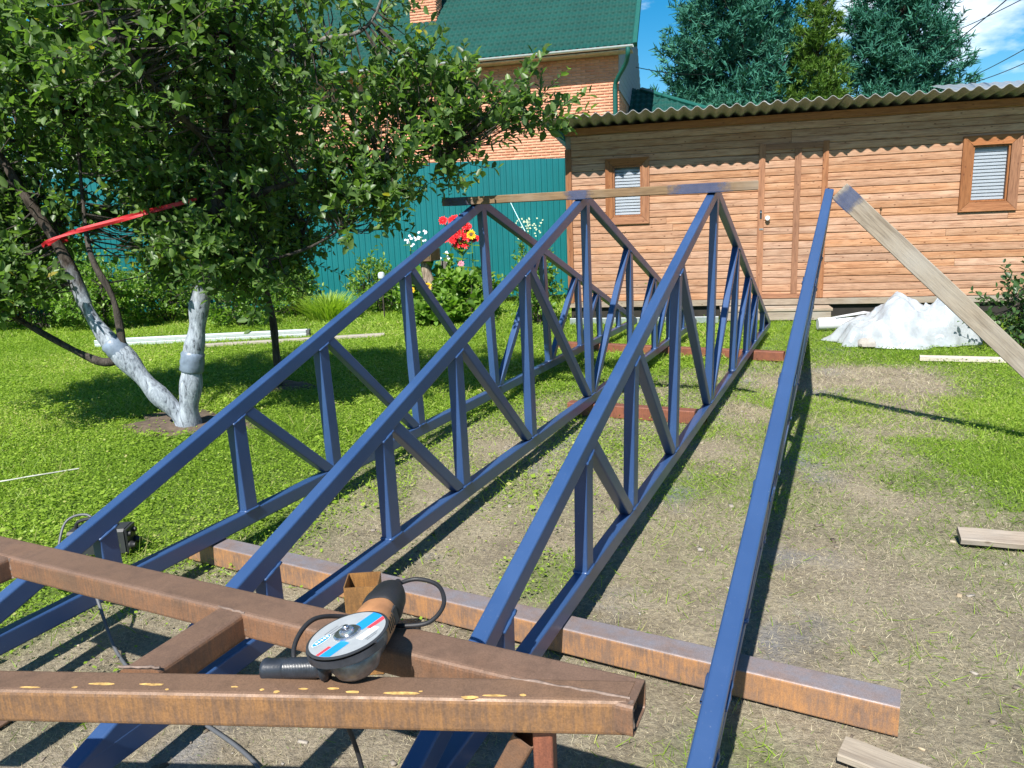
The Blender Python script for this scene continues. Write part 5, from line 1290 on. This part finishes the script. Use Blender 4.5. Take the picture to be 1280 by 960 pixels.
# ================================================================== RIGHT SIDE THINGS
def plastic_pile():
    t = empty('plastic_sheeting', (.62, 10.15, 0), math.atan2(WD.y, WD.x), 'crumpled heap of clear white plastic film on the grass by the shed', 'plastic film')
    nx, ny = 170, 100; rx, ry = .86, .50
    X, Y = np.meshgrid(np.linspace(-1, 1, nx), np.linspace(-1, 1, ny), indexing='ij'); V = []
    for i in range(nx):
        for j in range(ny):
            u, v = X[i, j], Y[i, j]
            # map the square to a disc with a wavy rim
            a = math.atan2(v, u); m_ = max(abs(u), abs(v)); rim = 1+.10*math.sin(3*a+1)+.07*math.sin(7*a)+.05*math.sin(13*a+2)
            x, y = rx*m_*math.cos(a)*rim, ry*m_*math.sin(a)*rim
            prof = .30*math.exp(-((x+.40)/.36)**4-(y/.42)**4)+.44*math.exp(-((x-.12)/.40)**4-((y-.04)/.40)**4)+.36*math.exp(-((x-.56)/.26)**4-((y-.04)/.36)**4)+.10*math.exp(-((x-.04)/.16)**2-((y-.10)/.2)**2)
            p = Vector((x*2.6, y*2.6, 1.7)); rd = 0.; amp = 1.; fr = 1.
            for o in range(2):
                w = noise.noise(p*fr+Vector((o*7., 0, 0))+Vector((noise.noise(p*.9), noise.noise(p*.9+Vector((5, 5, 0))), 0))*.8); rd += amp*(.55-abs(w)*1.6); amp *= .5; fr *= 2.1
            edge = min(1., (1-m_)*6)**.6; cr_ = abs(noise.noise(Vector((x*4+y*3, y*5-x*3, .4))))+.35*abs(noise.noise(Vector((x*9-y*5, y*9+x*5, 3.1)))); z = prof*.80+.070*rd*(.5+prof*1.2)-.080*cr_*(.25+prof*1.3)+.03
            V.append((x+.05*noise.noise(p*1.1), y+.05*noise.noise(p*1.1+Vector((9, 0, 0))), max(.004, z*edge+.006)))
    idx = np.arange(nx*ny).reshape(nx, ny); F = np.stack([idx[:-1, :-1], idx[1:, :-1], idx[1:, 1:], idx[:-1, 1:]], -1).reshape(-1, 4)
    npmesh('film', np.array(V), F, 'plastic_film', t, smooth=True)
    # a few standing folds
    for k in range(7):
        r2 = random.Random(k+3); x0, y0, a = r2.uniform(-.5, .5), r2.uniform(-.30, -.05), r2.uniform(0, 3); n = 14; vs = []
        for i in range(n):
            s_ = i/(n-1); x = x0+.34*s_*math.cos(a)+.03*math.sin(6*s_+k); y = y0+.16*s_*math.sin(a)+.03*math.sin(9*s_); b = .05+.20*max(0, 1-abs(x)*1.2)
            vs += [(x, y, b), (x+.03*math.sin(4*s_+k), y-.05, b+.09*math.sin(math.pi*s_)), (x+.02, y-.085, b-.02)]
        MB().add(vs, [(3*i+j, 3*i+3+j, 3*i+4+j, 3*i+1+j) for i in range(n-1) for j in range(2)]).build('fold', 'plastic_film', t, True, 80)
plastic_pile()
def roll():
    t = empty('foam_roll', (-.17, 11.05, .0), math.atan2(WD.y, WD.x)+.12, 'white foam roll lying left of the plastic heap', 'foam roll')
    mb = MB(); mb.lathe([(.02, -.22), (.075, -.22), (.085, -.20), (.085, .28), (.078, .30), (.02, .30)], 20, Matrix.Translation((0, 0, .085)) @ Matrix.Rotation(R(90), 4, 'Y')); mb.build('roll', 'foam_white', t, True, 40)
    mb = MB(); mb.add([(-.02, .09, .15), (.42, .16, .21), (.44, -.02, .22), (.0, -.06, .17), (-.02, .09, .163), (.42, .16, .223), (.44, -.02, .233), (.0, -.06, .183)], [(3, 2, 1, 0), (4, 5, 6, 7), (0, 1, 5, 4), (1, 2, 6, 5), (2, 3, 7, 6), (3, 0, 4, 7)]).build('loose_sheet', 'foam_white', t)
roll()
board('pale_board', (.70, 8.90, .03), (1.62, 8.93, .03), (0, 1, 0), .085, .05, 'pale_board', 'short white board on the grass beneath the leaning plank', 'board')
board('old_board', (.535, 3.99, .034), (1.30, 4.06, .03), (0, 1, .2), .11, .032, 'old_board', 'split wooden board with torn end on the grass at the right edge', 'board')
board('grey_board', (.04, 2.20, .022), (.80, 2.00, .016), (.2, .9, 0), .10, .026, 'grey_board', 'weathered grey board in the grass at the bottom right corner', 'board')
def stone_mesh(name, c, s_, lab):
    mb = MB(); vs, fs = [], []; n, k = 8, 12
    for i in range(n+1):
        th = math.pi*i/n
        for j in range(k):
            a = 2*math.pi*j/k; p = Vector((math.sin(th)*math.cos(a), math.sin(th)*math.sin(a), math.cos(th))); r_ = 1+.35*noise.noise(p*1.6+Vector((c[0], c[1], 0))); vs.append((p.x*s_[0]*r_, p.y*s_[1]*r_, p.z*s_[2]*r_))
    fs = [(i*k+j, (i+1)*k+j, (i+1)*k+(j+1) % k, i*k+(j+1) % k) for i in range(n) for j in range(k)]
    o = MB().add(vs, fs).build(name, 'stone', None, True, 35); o.location = (c[0], c[1], s_[2]*.7); tag(o, lab, 'stone')
stone_mesh('stone', (.21, 9.68), (.10, .08, .065), 'grey stone on the grass in front of the plastic heap')
# overhead wires
def wire(name, a, b, sag, r_, lab, group='overhead wires'):
    a, b = Vector(a), Vector(b); mb = MB(); mb.tube([a.lerp(b, i/20)-Vector((0, 0, sag*4*(i/20)*(1-i/20))) for i in range(21)], r_, 5); tag(mb.build(name, 'wire_black', None), lab, 'wire', group)
wire('overhead_wire', (2.245, 33.902, 6.854), (3.460, 21.291, 6.512), .12, .016, 'upper overhead wire crossing the top right corner')
wire('overhead_wire', (1.407, 33.525, 7.252), (3.651, 21.377, 6.183), .12, .012, 'thin overhead wire beside the upper one at the top right')
wire('overhead_wire', (2.742, 31.932, 5.611), (3.903, 21.490, 5.259), .10, .012, 'lower overhead wire just above the right end of the shed roof')
wire('overhead_wire', (2.671, 31.900, 5.535), (3.939, 21.506, 4.892), .14, .012, 'lowest overhead wire touching the cloud behind the shed roof')
wire('overhead_wire', (-6.001, 23.068, 5.851), (-4.649, 29.706, 6.512), .10, .012, 'thin wire running from the brick house into the left pine')
